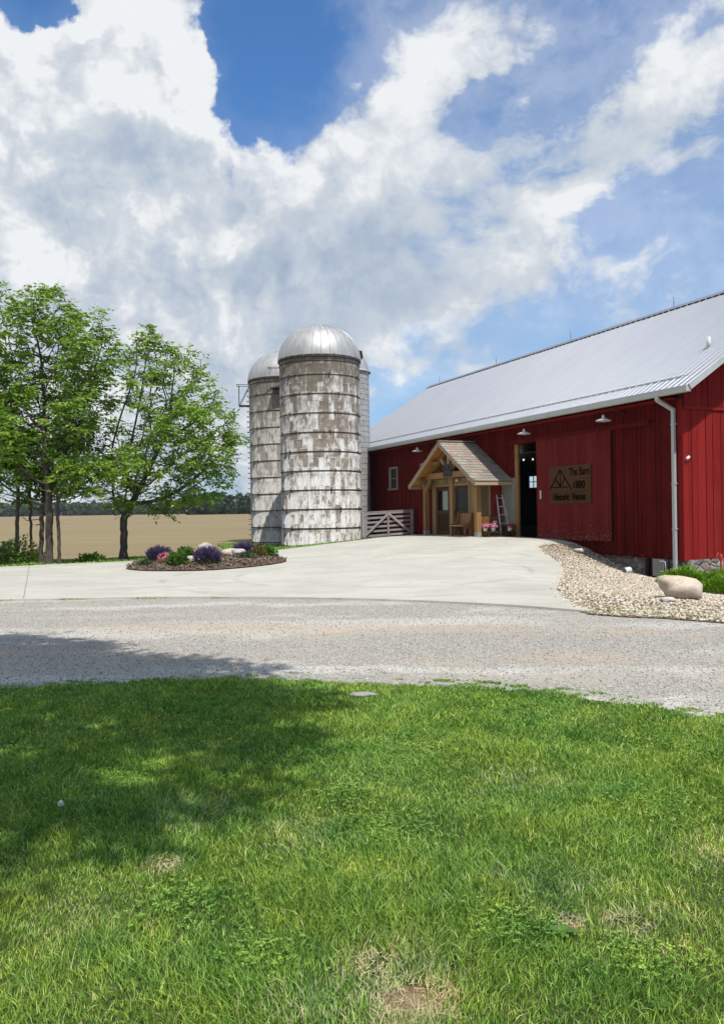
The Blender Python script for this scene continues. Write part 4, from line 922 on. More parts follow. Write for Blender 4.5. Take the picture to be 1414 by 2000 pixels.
for i,(a,b) in enumerate(((10.21,11.33),(11.73,12.94))):
    d=MB(); y0_,y1_=DW-.03,DW+.015
    d.box(a,a+.14,y0_,y1_,.48,2.5,.3);d.box(b-.14,b,y0_,y1_,.48,2.5,.5);d.box(a+.14,b-.14,y0_,y1_,2.36,2.5,.2);d.box(a+.14,b-.14,y0_,y1_,1.38,1.52,.2);d.box(a+.14,b-.14,y0_,y1_,.48,.66,.1)
    do=d.build('door',M['doorframe'],porch)
    pm=MB(); n=5
    for k in range(n): w_=(b-a-.28)/n; pm.box(a+.14+k*w_+.003,a+.14+(k+1)*w_-.003,y0_+.004,y1_-.014,.66,1.38)
    pm.build('lower_panel',M['doorwood'],do)
    MB().box(a+.14,b-.14,DW-.015,DW-.005,1.52,2.36).build('glass_pane',M['glass'],do)
    if i==1: 
        c=MB()
        for k in range(4): c.box(a+.24+k*.11,a+.33+k*.11,DW-.004,DW-.001,1.54,2.34)  # pale strips over the pane stand in for its reflection
        c.build('pane_reflection',M['pane_reflection'],do)
    h_=MB(); xx=(b-.07) if i==0 else (a+.07); h_.tube([(xx,DW+.015,1.25),(xx,DW+.07,1.28),(xx,DW+.07,1.55),(xx,DW+.015,1.58)],.014,8); h_.build('door_handle',M['iron'],do,True)
t_=MB(); t_.lathe([(.02,.12),(.05,.1),(.08,.0),(.075,0),(.0,.03)],(10.95,DW+.12,2.70),14); t_.box(10.93,10.97,DW+.03,DW+.14,2.80,2.83); t_.build('porch_light',M['lampshade'],porch,True)
MB().box(9.0,13.4,.0,1.6,.36,.484).build('threshold_slab',M['joint'],porch)

# pew in front of the doors, seen from its end
t=empty('pew_bench',BW(9.8,1.02,.485),ROT,'varnished wooden pew on the porch in front of the right hand door','bench')
def pew_end(x):
    m=MB(); pts=[(0,0),(.02,0),(.02,.02),(0.0,.95),(.1,.93),(.14,.7),(.2,.56),(.38,.52),(.5,.5),(.5,.4),(.42,.36),(.42,.0),(.34,0),(.3,.3),(.1,.3),(.08,0)]
    pts=[(0,0),(.1,0),(.11,.34),(.33,.34),(.34,0),(.44,0),(.43,.38),(.52,.44),(.5,.5),(.3,.52),(.18,.6),(.13,.78),(.1,.95),(.04,.98),(0,.93)]
    # concave outline: split by hand into quads
    m.box(x,x+.04,0,.1,0,.93); m.box(x,x+.04,.34,.43,0,.40); m.box(x,x+.04,.1,.34,.30,.5)
    m.add([(x,.34,.4),(x,.52,.43),(x,.5,.5),(x,.34,.5),(x+.04,.34,.4),(x+.04,.52,.43),(x+.04,.5,.5),(x+.04,.34,.5)],[(0,1,2,3),(7,6,5,4),(0,4,5,1),(1,5,6,2),(2,6,7,3)])
    m.add([(x,.1,.5),(x,.3,.5),(x,.19,.6),(x,.14,.78),(x,.1,.93),(x+.04,.1,.5),(x+.04,.3,.5),(x+.04,.19,.6),(x+.04,.14,.78),(x+.04,.1,.93)],[(0,1,2,3,4),(9,8,7,6,5),(1,6,7,2),(2,7,8,3),(3,8,9,4)])
    return m
for x in (0,1.0): pew_end(x).build('end_panel',M['pew'],t)
MB().box(.04,1.0,.08,.5,.41,.45).build('seat',M['fascia'],t); MB().beam((.52,.06,.45),(.52,.0,.92),.96,.03,up=(0,1,0)).build('backrest',M['pew'],t)
# bench along the side wall
t=empty('slatted_bench',BW(8.72,.62,.485),ROT,'low orange brown bench against the porch side wall, behind the pink flower pots','bench')
mb=MB()
for k in range(2): mb.box(.36,.39,-.52,.52,.5+k*.15,.64+k*.15)
mb.build('backrest',M['pew'],t); MB().box(.02,.38,-.53,.53,.4,.44).build('seat',M['pew'],t)
for x in(.05,.33):
    for y in(-.47,.47): MB().box(x-.025,x+.025,y-.025,y+.025,-.0,.4).build('leg',M['pew'],t)
# plant stand and pots
t=empty('plant_stand',BW(8.42,.72,.48),ROT,'low dark plant stand beside the porch post carrying the flower pots','plant stand')
MB().box(-.17,.2,-.62,.6,.2,.23).build('tabletop',M['doorframe'],t); MB().box(-.15,.18,-.58,.56,.06,.08).build('shelf',M['doorframe'],t)
for x in(-.14,.16):
    for y in(-.58,.56): MB().box(x-.02,x+.02,y-.02,y+.02,-.02,.2).build('leg',M['doorframe'],t)
def flowers(mb,c,rx,rz,n,size,under=.3):
    for k in range(n):
        d=Vector((random.gauss(0,1),random.gauss(0,1),random.gauss(0,1))).normalized(); q=Vector(c)+Vector((d.x*rx,d.y*rx,(d.z if d.z>-under else -d.z)*rz))*random.uniform(.75,1.05)
        s=d.orthogonal().normalized(); s2=d.cross(s); e=size*random.uniform(.7,1.3)
        p=[q+(s*math.cos(a)+s2*math.sin(a))*e for a in (0,1.26,2.51,3.77,5.03)]; mb.add(p,[(0,1,2,3,4)])
def potplant(x,y,z,label,r=.1,h=.17,fm='pink',tilt=0,n=150,fr=.19,pot='ceramic',cat='flower pot',name='flower_pot'):
    t=empty(name,BW(x,y,z),ROT,label,cat,'potted flowers beside the porch'); 
    if tilt: t.rotation_euler=(0,tilt,ROT)
    MB().lathe([(0,0),(r*.68,0),(r*.7,.01),(r,h*.95),(r*1.06,h),(r*.9,h),(r*.85,h*.85),(0,h*.85)],n=20).build('pot',M[pot],t,True)
    g=MB(); flowers(g,(0,0,h),fr*.8,fr*.5,120,.03); g.build('leaves',M['bushleaf'],t)
    if fm:
        f=MB(); flowers(f,(0,0,h+.02),fr,fr*.62,n,.028); f.build('petals',M[fm],t)
    return t
potplant(8.42,1.00,.715,'white pot overflowing with pink flowers on the low stand, nearest the middle of the row')
potplant(8.55,1.25,.73,'white pot of pink flowers on the low stand tight against the porch post',.1,.15)
potplant(8.36,.33,.715,'white pot with few dark red flowers tipped over at the ladder side of the stand',.1,.19,'redflower',-.5,40,.12)
potplant(8.44,.13,.715,'pot of red flowers at the foot of the white ladder',.08,.14,'redflower',0,130,.18,'pew')
t=potplant(8.88,.62,.93,'white enamel can with green leaves standing on the bench behind the pots',.09,.17,None,0,0,.1,'zinc','can','enamel_can')
# ladder
t=empty('ladder',BW(8.66,.28,.485),ROT,'old chipped white wooden ladder leaning on the porch side wall over the red panel','ladder')
A0=Vector((0,-.22,0));A1=Vector((.50,-.17,1.62));B0=Vector((0,.20,0));B1=Vector((.50,.08,1.62))
for a,b in((A0,A1),(B0,B1)): MB().beam(a,b,.04,.06).build('side_rail',M['oldwhite'],t)
for k in range(5):
    q=(.12+k*.2); MB().beam(A0.lerp(A1,q),B0.lerp(B1,q),.05,.03).build('rung',M['oldwhite'],t)
# inside the barn, just past the doorway: a bar stool pair
st0=None
for i,(x,y) in enumerate(((9.4,-2.0),(8.9,-2.6))):
    lab=('dark metal stool just inside the open barn doorway, left of the pair','dark metal stool just inside the open barn doorway, right of the pair')[i]
    if st0 is None:
        t=empty('bar_stool',BW(x,y,.42),ROT,lab,'stool','stools inside the doorway')
        MB().lathe([(0,.0),(.17,0),(.18,.03),(0,.04)],(0,0,.72),18).build('seat',M['greybox'],t)
        for a in range(4): an=a*math.pi/2+.78; MB().tube([(.12*math.cos(an),.12*math.sin(an),.72),(.22*math.cos(an),.22*math.sin(an),0)],.014,6).build('leg',M['greybox'],t)
        MB().lathe([(.175,.3),(.19,.3),(.19,.32),(.175,.32),(.175,.3)],n=18).build('foot_ring',M['greybox'],t); st0=t
    else: t=copy_tree(st0); t.location=BW(x,y,.42); t['label']=lab
b0=None
for i,(x,y,z) in enumerate(((10.15,-1.6,3.56),(10.93,-2.6,3.64))):
    lab=('small lit hanging bulb inside the dark doorway, nearer the wooden jamb','small lit hanging bulb inside the dark doorway, nearer the sliding door')[i]
    if b0 is None:
        t=empty('hanging_bulb',BW(x,y,z),ROT,lab,'light bulb','bulbs inside the doorway')
        MB().lathe([(0,-.05),(.03,-.035),(.035,0),(.015,.04),(0,.045)],n=12).build('glass_bulb',M['bulb'],t,True); MB().tube([(0,0,.04),(0,0,.9)],.005,5).build('cord',M['black'],t); b0=t
    else: t=copy_tree(b0); t.location=BW(x,y,z); t['label']=lab

# ------------------------------------------------------------ gate
ga=Vector((-.02,36.2)); gb=Vector((2.42,37.85)); gd=gb-ga; gl=gd.length
t=empty('field_gate',(ga.x,ga.y,hz(ga.x,ga.y)+.03),math.atan2(gd.y,gd.x),'silvered wooden field gate with A shaped braces between the silo and the red barn','gate')
dz=hz(gb.x,gb.y)-hz(ga.x,ga.y)
def gzz(x): return dz*x/gl
for k in range(6):
    z=.1+k*.205; MB().beam((0.02,0,z+.0),(gl-.06,0,z+dz),.03,.095).build('rail',M['gatewood'],t)
MB().beam((0,0,1.2),(gl,0,1.2+dz),.05,.05).build('top_rail',M['gatewood'],t)
MB().box(gl/2-.05,gl/2+.05,-.055,-.017,.02,1.2).build('upright',M['gatewood'],t)
for s in(0,1): MB().beam((gl/2,-.075,1.14),(gl*.97 if s else .03,-.075,.06+gzz(gl if s else 0)),.03,.1,up=(0,1,0) if False else (0,0,1)).build('brace',M['gatewood'],t)
for x in(.03,gl-.03): MB().box(x-.05,x+.05,-.06,.06,gzz(x)-.1,1.24+gzz(x)).build('end_post',M['gatewood'],t)

# ------------------------------------------------------------ silos
def stave_silo(cx,cy,Rr,top,label,n_h=10,plat=False):
    z0=hz(cx,cy)-.25; t=empty('concrete_silo',(cx,cy,z0),0,label,'silo'); h=top-z0
    cyl=MB().lathe([(Rr*1.0,0),(Rr*1.0,.2),(Rr,.2),(Rr,h)],n=96).build('stave_wall',M['stave'] if not plat else M['stavegrey'],t,True)
    sp=(h-.25)/n_h
    for k in range(n_h+1):
        z=.22+k*sp if k else .3
        hm=MB(); hm.lathe([(Rr-.005,z-.022),(Rr+.022,z-.018),(Rr+.026,z),(Rr+.022,z+.018),(Rr-.005,z+.022)],n=96)
        for a in (3.6+.35*(k%2),5.0+.12*(k%3),1.0,2.4,5.9): hm.lathe([(0,-.09),(.03,-.09),(.03,.09),(0,.09)],((Rr+.03)*math.cos(a),(Rr+.03)*math.sin(a),z),6)
        hm.build('hoop',M['hoop'],t)
    hm=MB(); z=h-.28; hm.lathe([(Rr-.005,z-.022),(Rr+.024,z-.018),(Rr+.026,z),(Rr+.022,z+.018),(Rr-.005,z+.022)],n=96); hm.build('hoop',M['hoop'],t)
    nr=30; prof=[]
    for i in range(13):
        a=i/12*math.pi/2; prof.append(((Rr+.05)*math.cos(a)**.92+.0001,h-.06+1.82*math.sin(a)))
    dm=MB(); dm.lathe(prof,n=nr*3); d=dm.build('dome',M['dome'],t,True)
    rb=MB()
    for k in range(nr):
        a=2*math.pi*k/nr; rb.tube([((r+.008)*math.cos(a),(r+.008)*math.sin(a),z+.008) for r,z in prof[:-1]],.022,5)
    rb.build('dome_ribs',M['dome'],d)
    MB().lathe([(0,.06),(.3,.045),(.42,0),(.42,-.03)],(0,0,h+1.78),20).build('dome_cap',M['gutter'],d)
    MB().lathe([(Rr-.01,-.12),(Rr+.07,-.1),(Rr+.075,.0),(Rr+.03,.02)],(0,0,h),96).build('rim',M['hoop'],t)
    if plat:
        # outside ladder with cage landing on the left flank, and a landing towards the front
        m=MB(); a=math.pi*1.04
        def pt(a,r,z): return (r*math.cos(a),r*math.sin(a),z)
        for k in range(int((h-.6)/.3)): z=.4+k*.3; m.tube([pt(a-.09,Rr+.02,z),pt(a-.09,Rr+.13,z),pt(a+.09,Rr+.13,z),pt(a+.09,Rr+.02,z)],.017,5)
        m.build('ladder',M['hoop'],t)
        m=MB(); zb,zt=h-1.45,h-.22
        m.add([pt(a-.13,Rr,zb),pt(a+.13,Rr,zb),pt(a+.13,Rr+.62,zb),pt(a-.13,Rr+.62,zb)]+[pt(a-.13,Rr,zb+.05),pt(a+.13,Rr,zb+.05),pt(a+.13,Rr+.62,zb+.05),pt(a-.13,Rr+.62,zb+.05)],[(0,1,2,3),(7,6,5,4),(0,4,5,1),(1,5,6,2),(2,6,7,3),(3,7,4,0)])
        for q in(-.13,.13):
            m.tube([pt(a+q,Rr+.6,zb),pt(a+q,Rr+.6,zt)],.018,6); m.tube([pt(a+q,Rr,zt),pt(a+q,Rr+.72,zt)],.018,6); m.tube([pt(a+q,Rr+.6,zb),pt(a+q,Rr+.02,zt-.1)],.018,6)
        m.tube([pt(a-.13,Rr+.72,zt),pt(a+.13,Rr+.72,zt)],.018,6)
        m.build('ladder_landing',M['darkmetal'],t)
        m=MB(); b=-math.pi*.5-.05
        m.add([pt(b-.17,Rr,h-.75),pt(b+.17,Rr,h-.75),pt(b+.17,Rr+.5,h-.75),pt(b-.17,Rr+.5,h-.75)]+[pt(b-.17,Rr,h-.69),pt(b+.17,Rr,h-.69),pt(b+.17,Rr+.5,h-.69),pt(b-.17,Rr+.5,h-.69)],[(0,1,2,3),(7,6,5,4),(0,4,5,1),(1,5,6,2),(2,6,7,3),(3,7,4,0)])
        m.tube([pt(b-.22,Rr,h+.42),pt(b-.22,Rr+.5,h+.42),pt(b+.2,Rr+.5,h+.42),pt(b+.2,Rr,h+.42)],.018,6); m.tube([pt(b-.22,Rr+.5,h+.34),pt(b+.2,Rr+.5,h+.34)],.014,6)
        m.tube([pt(b+.2,Rr+.5,h+.42),pt(b+.2,Rr+.5,h-.7)],.018,6)
        m.build('front_landing',M['darkmetal'],t)
    return t
stave_silo(-2.02,39.5,2.0,9.05,'tall domed concrete silo with worn whitewash, nearest and whitest of the three silos')
stave_silo(-4.45,46.4,2.06,9.2,'greyish domed concrete silo with a caged landing, behind and left of the whitewashed silo',plat=True)
# narrow block silo
cx,cy,Rr=-.72,42.1,1.2; z0=hz(cx,cy)-.2; t=empty('block_silo',(cx,cy,z0),0,'narrow grey silo of ringed blocks squeezed between the whitewashed silo and the barn','silo'); h=8.95-z0
prof=[(Rr,0)]; z=.1
while z<h-.1: prof+=[(Rr,z),(Rr-.022,z+.008),(Rr-.022,z+.024),(Rr,z+.032)]; z+=.28
prof+=[(Rr,h)]; MB().lathe(prof,n=64).build('block_wall',M['block'],t)
d=MB().lathe([(Rr+.07,h-.05),(Rr+.07,h),(Rr*.93,h+.45),(Rr*.72,h+.95),(Rr*.45,h+1.25),(.1,h+1.38),(0,h+1.38)],n=20).build('roof',M['dome'],t)
a=-.78; pz=h+.78; pr_=Rr*.88
MB().beam((pr_*math.cos(a),pr_*math.sin(a),pz-.15),(pr_*.93*math.cos(a),pr_*.93*math.sin(a),pz+.22),.32,.12,up=(math.cos(a),math.sin(a),0.2)).build('roof_hatch',M['black'],d)
MB().lathe([(Rr+.09,-.07),(Rr+.11,-.03),(Rr+.07,.02)],(0,0,h),64).build('rim',M['gutter'],t)

# ------------------------------------------------------------ bed plants, rocks
def leafcloud(name,mt,parent,r,hh,n,size,up=.3,droop=0):
    P=rng.normal(0,1,(n,3)); P/=np.linalg.norm(P,axis=1)[:,None]; P[:,2]=np.abs(P[:,2]); rad=rng.uniform(.45,1.,n)**.6
    rad*=1+.22*np.sin(P[:,0]*6+size*99)*np.sin(P[:,1]*5+2); Q=P*rad[:,None]*[r,r,hh]
    D=P+rng.normal(0,.45,(n,3)); D[:,2]+=up; D/=np.linalg.norm(D,axis=1)[:,None]; Sd=np.cross(D,rng.normal(0,1,(n,3))); Sd/=np.linalg.norm(Sd,axis=1)[:,None]
    l=size*rng.uniform(.6,1.3,n)[:,None]; V=np.stack([Q,Q+D*l*.5+Sd*l*.28,Q+D*l,Q+D*l*.5-Sd*l*.28],1).reshape(-1,3)
    F=np.arange(n*4).reshape(-1,4); return np_mesh(name,V,F,mt,rng.random(n)*.6+.4*P[:,2]*rng.random(n),parent=parent)
def salvia(x,y,r,h,label):
    t=empty('purple_salvia',(x,y,bedz(x,y)-.02),0,label,'flowering plant','purple flower clumps in the mulch bed')
    leafcloud('leaves',M['bushgrey'],t,r*.85,h*.62,900,.07)
    mb=MB(); n=300
    for k in range(n):
        th=math.acos(1-random.random()*.98); a=random.uniform(0,6.283); d=Vector((math.sin(th)*math.cos(a),math.sin(th)*math.sin(a),math.cos(th)))
        base=Vector((d.x*r*.62,d.y*r*.62,max(.04,d.z*h*.42))); tip=Vector((d.x*r*random.uniform(.88,1.12),d.y*r*random.uniform(.88,1.12),h*(.42+.58*d.z)*random.uniform(.85,1.1)+.03))
        q=base.lerp(tip,.3); mb.tube([q,q.lerp(tip,.5),tip],[.012,.014,.003],4,caps=False)
        for j in range(5):
            e=q.lerp(tip,.1+j*.2); s=Vector((random.gauss(0,1),random.gauss(0,1),random.gauss(0,.6))).normalized()*.022; u2=Vector((0,0,.014)); mb.add([e,e+s+u2,e+s*1.2,e+s-u2],[(0,1,2,3)])
    mb.build('flower_spikes',M['purple'],t)
    return t
salvia(-6.15,23.9,.42,.45,'purple flowered clump at the left end of the mulch bed')
salvia(-4.42,22.5,.42,.47,'largest purple flowered clump, in the middle of the mulch bed')
salvia(-3.95,26.3,.4,.42,'purple flowered clump at the back right of the mulch bed')
def shrub(x,y,r,h,mt,label,name='green_shrub',n=900,size=.09,cat='shrub',z=None,group=None):
    t=empty(name,(x,y,(bedz(x,y)-.02) if z is None else z),0,label,cat,group)
    leafcloud('leaves',M[mt],t,r,h,n,size)
    st=MB()
    for k in range(7): a=k*.9; st.tube([(0,0,-.03),(r*.4*math.cos(a),r*.4*math.sin(a),h*.6)],.008,5)
    st.build('stems',M['bark'],t); return t
shrub(-5.25,22.3,.28,.33,'bushleaf','bright leafy green shrub between the pink flowers and the middle purple clump',n=700,size=.11)
shrub(-6.25,22.6,.2,.18,'bushgrey','small low green tuft at the front left of the mulch bed',n=350,size=.07)
shrub(-3.55,23.9,.27,.22,'bushgrey','low dusty green mound in the right half of the mulch bed',n=500,size=.06)
shrub(-3.3,24.9,.26,.36,'bushred','reddish green shrub behind the low dusty mound in the mulch bed',n=600,size=.08)
shrub(-3.1,25.6,.3,.34,'bushleaf','leafy green shrub at the right end of the mulch bed',n=800,size=.09)
shrub(-5.6,24.9,.28,.33,'bushleaf','green shrub half hidden behind the bright leafy one in the mulch bed',n=600,size=.1)
t=empty('pink_flower_clump',(-5.72,22.95,bedz(-5.72,22.95)),0,'dusty pink flower mound beside the left purple clump','flowering plant')
leafcloud('leaves',M['bushgrey'],t,.25,.2,300,.05); mb=MB(); flowers(mb,(0,0,.06),.27,.24,380,.028,.0); mb.build('petals',M['dianthus'],t)
irregular_rock('bed_rock',(-5.1,25.5,bedz(-5.1,25.5)+.22),(.22,.16,.26),M['palerock'],'pale upright rock peeking over the middle purple clump',seed=2,group='rocks in the mulch bed')
irregular_rock('bed_rock',(-5.1,23.5,bedz(-5.1,23.5)+.06),(.14,.12,.1),M['palerock'],'small white rock left of the middle purple clump',seed=3,group='rocks in the mulch bed')
irregular_rock('bed_rock',(-4.25,25.3,bedz(-4.25,25.3)+.1),(.34,.2,.16),M['boulder'],'pinkish low rock right of the middle purple clump',seed=5,rz=.3,group='rocks in the mulch bed')
irregular_rock('bed_rock',(-3.9,24.8,bedz(-3.9,24.8)+.14),(.26,.14,.13),M['palerock'],'white tilted slab rock right of the pinkish rock',seed=6,rz=-.4,group='rocks in the mulch bed')
# bark chips over the bed
n=9000; pts=scatter(bed,n); P=np.array(bed); dd=np.min(np.hypot(pts[:,None,0]-P[None,::3,0],pts[:,None,1]-P[None,::3,1]),1)
zz=H(pts[:,0],pts[:,1])+.05+.13*np.minimum(1,dd/.9)+rng.uniform(0,.03,n); a=rng.uniform(0,6.28,n); l=rng.uniform(.015,.05,n); e=rng.normal(0,.35,n)
dx=np.stack([np.cos(a)*l,np.sin(a)*l,e*l],1); sx_=np.stack([-np.sin(a),np.cos(a),rng.normal(0,.3,n)],1)*(l*.35)[:,None]; c=np.c_[pts,zz]
V=np.stack([c-dx-sx_,c+dx-sx_,c+dx+sx_,c-dx+sx_],1).reshape(-1,3)
tag(np_mesh('mulch_chips',V,np.arange(n*4).reshape(-1,4),M['mulchchip'],rng.random(n)),'loose brown bark chips in the flower bed','mulch',kind='stuff')

# ------------------------------------------------------------ right hand bed things
irregular_rock('boulder',(5.44,13.55,hz(5.44,13.55)+.205),(.37,.27,.2),M['boulder'],'large smooth tan boulder on the pebbles near the right edge','boulder',seed=8,rz=-.1,nz=.17).rotation_euler=(.25,.14,-.1)
irregular_rock('stone',(6.95,25.4,hz(6.95,25.4)+.07),(.2,.15,.08),M['palerock'],'flat pale stone at the top of the pebble slope under the sliding door','stone',seed=9)
irregular_rock('stone',(5.0,13.0,hz(5,13)+.04),(.13,.1,.05),M['palerock'],'small pale stone in the shadow of the boulder','stone',seed=10)
irregular_rock('stone',(5.7,12.2,hz(5.7,12.2)+.04),(.12,.09,.06),M['boulder'],'reddish stone on the pebbles at the right edge of the photo','stone',seed=11)
t=empty('drain_outlet',(7.45,22.3,hz(7.45,22.3)),.5,'short white pipe outlet on the pebble slope below the stone foundation','pipe')
MB().tube([(-.1,.0,.08),(.12,0,.1)],.09,16,caps=False).build('pipe',M['white'],t,True); MB().lathe([(.09,0),(.11,0),(.11,.03),(.09,.03)],(.0,0,0),16).build('collar',M['palerock'],t)
def juniper(x,y,r,h,label):
    t=empty('juniper_shrub',(x,y,hz(x,y)),0,label,'shrub','green shrubs by the barn corner')
    n=3600; a=rng.uniform(0,6.28,n); rr=np.sqrt(rng.random(n))*r; x_=rr*np.cos(a); y_=rr*np.sin(a); k=np.sqrt(np.clip(1-(rr/r)**2,0,1))
    z_=h*k*rng.uniform(.35,1,n)*(1+.25*np.sin(x_*9)*np.sin(y_*8)); l=rng.uniform(.05,.12,n)
    D=np.c_[np.cos(a)*(.3+.9*rr/r)+rng.normal(0,.3,n),np.sin(a)*(.3+.9*rr/r)+rng.normal(0,.3,n),.9*np.ones(n)+rng.normal(0,.2,n)]; D/=np.linalg.norm(D,axis=1)[:,None]
    S=np.cross(D,rng.normal(0,1,(n,3))); S/=np.linalg.norm(S,axis=1)[:,None]; C=np.c_[x_,y_,z_]; L_=l[:,None]
    V=np.stack([C,C+D*L_*.5+S*L_*.16,C+D*L_,C+D*L_*.5-S*L_*.16],1).reshape(-1,3)
    np_mesh('foliage',V,np.arange(n*4).reshape(-1,4),M['juniper'],rng.random(n)*.5+.5*(z_/h).clip(0,1)*rng.random(n),parent=t)
    s=MB()
    for k in range(9): b=k*.7; s.tube([(0,0,0),(r*.45*math.cos(b),r*.45*math.sin(b),h*.5)],.01,5)
    s.build('stems',M['bark'],t)
juniper(7.78,19.15,.6,.44,'spreading green juniper behind the tan boulder')
juniper(8.45,18.6,.66,.46,'spreading green juniper beside the barn gable at the right edge')
juniper(7.95,17.55,.52,.34,'nearer low green juniper right of the tan boulder')
juniper(9.3,17.9,.7,.55,'green juniper against the gable wall beyond the right edge')
t=empty('yard_hydrant',(9.66,21.3,hz(9.66,21.3)),.6,'red metal yard hydrant behind the junipers at the right edge','hydrant')
MB().tube([(0,0,0),(0,0,.75)],.025,8).build('standpipe',M['redenamel'],t); MB().lathe([(.0,0),(.05,0),(.055,.1),(.03,.16),(0,.17)],(0,0,.72),12).build('head',M['redenamel'],t); MB().tube([(0,0,.85),(-.12,0,.93),(-.2,0,.8)],.012,6).build('handle',M['redenamel'],t)

# ------------------------------------------------------------ trees
def colonize(base,trunk,lobes,natt,step,kill,inf,seed,maxit=90):
    r=np.random.default_rng(seed); vol=np.array([l[3]*l[4]*l[5] for l in lobes]); w_=vol**.8; w_/=w_.sum(); att=[]
    for i,l in enumerate(lobes):
        m=max(6,int(natt*w_[i])); d=r.normal(0,1,(m,3)); d/=np.linalg.norm(d,axis=1)[:,None]; d*=(r.random(m)**.42)[:,None]
        att.append(np.array(l[:3])+d*np.array(l[3:]))
    att=np.concatenate(att); nodes=[np.array(base,float)]; par=[-1]
    for p in trunk:
        last=nodes[-1]; p=np.array(p,float); k=max(1,int(np.linalg.norm(p-last)/step)); fr=last
        for j in range(1,k+1): nodes.append(fr+(p-fr)*j/k+r.normal(0,.012,3)); par.append(len(nodes)-2)
    N=np.array(nodes); par=list(par); alive=np.ones(len(att),bool); start=max(1,int(len(nodes)*.45))
    first=True; best=np.full(len(att),1e9); bi=np.zeros(len(att),int); done=0
    for it in range(maxit):
        new=N[done:]; 
        d=np.linalg.norm(att[:,None]-new[None],axis=2)
        if done==0: d[:,:start]=1e8
        j=d.argmin(1); dm=d[np.arange(len(att)),j]; u=dm<best; best[u]=dm[u]; bi[u]=j[u]+done; done=len(N)
        alive&=best>kill
        act=alive&(best<inf) if it>12 else alive
        if not act.any(): break
        s={}
        for k in np.where(act)[0]: s.setdefault(bi[k],[]).append(k)
        add=[]
        for n_,ks in s.items():
            v=att[ks]-N[n_]; v/=np.linalg.norm(v,axis=1)[:,None]; g=v.sum(0)+r.normal(0,.12,3)+np.array([0,0,.12]); g/=np.linalg.norm(g)+1e-9
            q=N[n_]+g*step
            add.append(q); par.append(n_)
        N=np.r_[N,np.array(add)]
        if len(N)>5200: break
    return N,np.array(par)
def make_tree(name,base,trunk,lobes,label,natt=520,step=.17,kill=.26,inf=3,seed=1,r0=.13,leaf='leaf',spr=3,ll=.13,bark='bark',group=None,droop=.55,cat='tree',minr=.0045,maxleafr=.02):
    N,par=colonize(base,trunk,lobes,natt,step,kill,inf,seed); n=len(N); r=np.random.default_rng(seed+50)
    cnt=np.zeros(n); ch=np.zeros(n,int)
    for i in range(n-1,0,-1):
        if ch[i]==0: cnt[i]=1
        cnt[par[i]]+=cnt[i]; ch[par[i]]+=1
    rad=minr*np.maximum(cnt,1)**.47; rad*=r0/rad[0]; rad=np.maximum(rad,.004)
    # flare
    t=empty(name,tuple(base),0,label,cat,group,off=tuple(base))
    V=[];F=[];K=6
    ang=np.arange(K)*2*np.pi/K; ring={}
    for i in range(n):
        d=N[i]-N[par[i]] if i else N[1]-N[0]; d=d/(np.linalg.norm(d)+1e-9); a=np.cross(d,[.13,.97,.2]); a/=np.linalg.norm(a); b=np.cross(d,a)
        fl=1.0+.55*max(0,1-(N[i][2]-base[2])/.35)
        ring[i]=len(V); V+=list(N[i]+fl*rad[i]*(np.cos(ang)[:,None]*a+np.sin(ang)[:,None]*b))
    for i in range(1,n):
        p=par[i]; 
        q=ring[p]
        if rad[i]<rad[p]*.6: # a side branch starts with its own thin ring
            d=N[i]-N[p]; d/=np.linalg.norm(d)+1e-9; a=np.cross(d,[.13,.97,.2]); a/=np.linalg.norm(a); b=np.cross(d,a); q=len(V); V+=list(N[p]+rad[i]*1.15*(np.cos(ang)[:,None]*a+np.sin(ang)[:,None]*b))
        for k in range(K): F.append((q+k,q+(k+1)%K,ring[i]+(k+1)%K,ring[i]+k))
    V=np.array(V)-np.array(base); np_mesh('trunk',V,np.array(F),M[bark],smooth=True,parent=t)
    src=np.where((rad<maxleafr)&(N[:,2]>trunk[0][2]-.1))[0]
    cl=1.25*np.sin(N[src,0]*3.6+seed)*np.sin(N[src,1]*3.1+1)*np.sin(N[src,2]*4.2+seed*2)+r.normal(0,.22,len(src)) # foliage gathers in clumps with gaps between
    src=np.repeat(src,np.clip(np.round(spr*(.62+1.35*cl)),0,spr*2).astype(int)); m=len(src)
    P=N[src]+r.normal(0,.07,(m,3)); O=N[src]-N[par[src]]; O/=np.linalg.norm(O,axis=1)[:,None]+1e-9
    D=O*.6+r.normal(0,.6,(m,3)); D[:,2]=D[:,2]*.5+.05; D/=np.linalg.norm(D,axis=1)[:,None]
    LL=[];TT=[]; tb=r.random(m); nl=7
    side=np.cross(D,[0,0,1.]); side/=np.linalg.norm(side,axis=1)[:,None]+1e-6
    Lr=ll*2.0*r.uniform(.7,1.2,m)[:,None]
    for k in range(nl):
        f=(k//2+1)/4.; sgn=(0 if k==nl-1 else (1 if k%2 else -1)); c=P+D*Lr*f; c[:,2]-=(Lr[:,0]*f**2*.35*droop)
        e=D*(.45 if sgn else 1.)+side*sgn*.9+r.normal(0,.22,(m,3)); e[:,2]-=droop*r.uniform(.3,1.2,m); e/=np.linalg.norm(e,axis=1)[:,None]
        wv=np.cross(e,r.normal(0,1,(m,3))+np.array([0,0,1.2])); wv/=np.linalg.norm(wv,axis=1)[:,None]; l=ll*r.uniform(.75,1.25,m)[:,None]
        LL.append(np.stack([c,c+e*l*.45+wv*l*.19,c+e*l,c+e*l*.45-wv*l*.19],1)); TT.append(np.clip(tb*.7+r.random(m)*.3,0,1))
    V=np.concatenate(LL).reshape(-1,3)-np.array(base); np_mesh('crown',V,np.arange(len(V)).reshape(-1,4),M[leaf],np.concatenate(TT),parent=t)
    return t
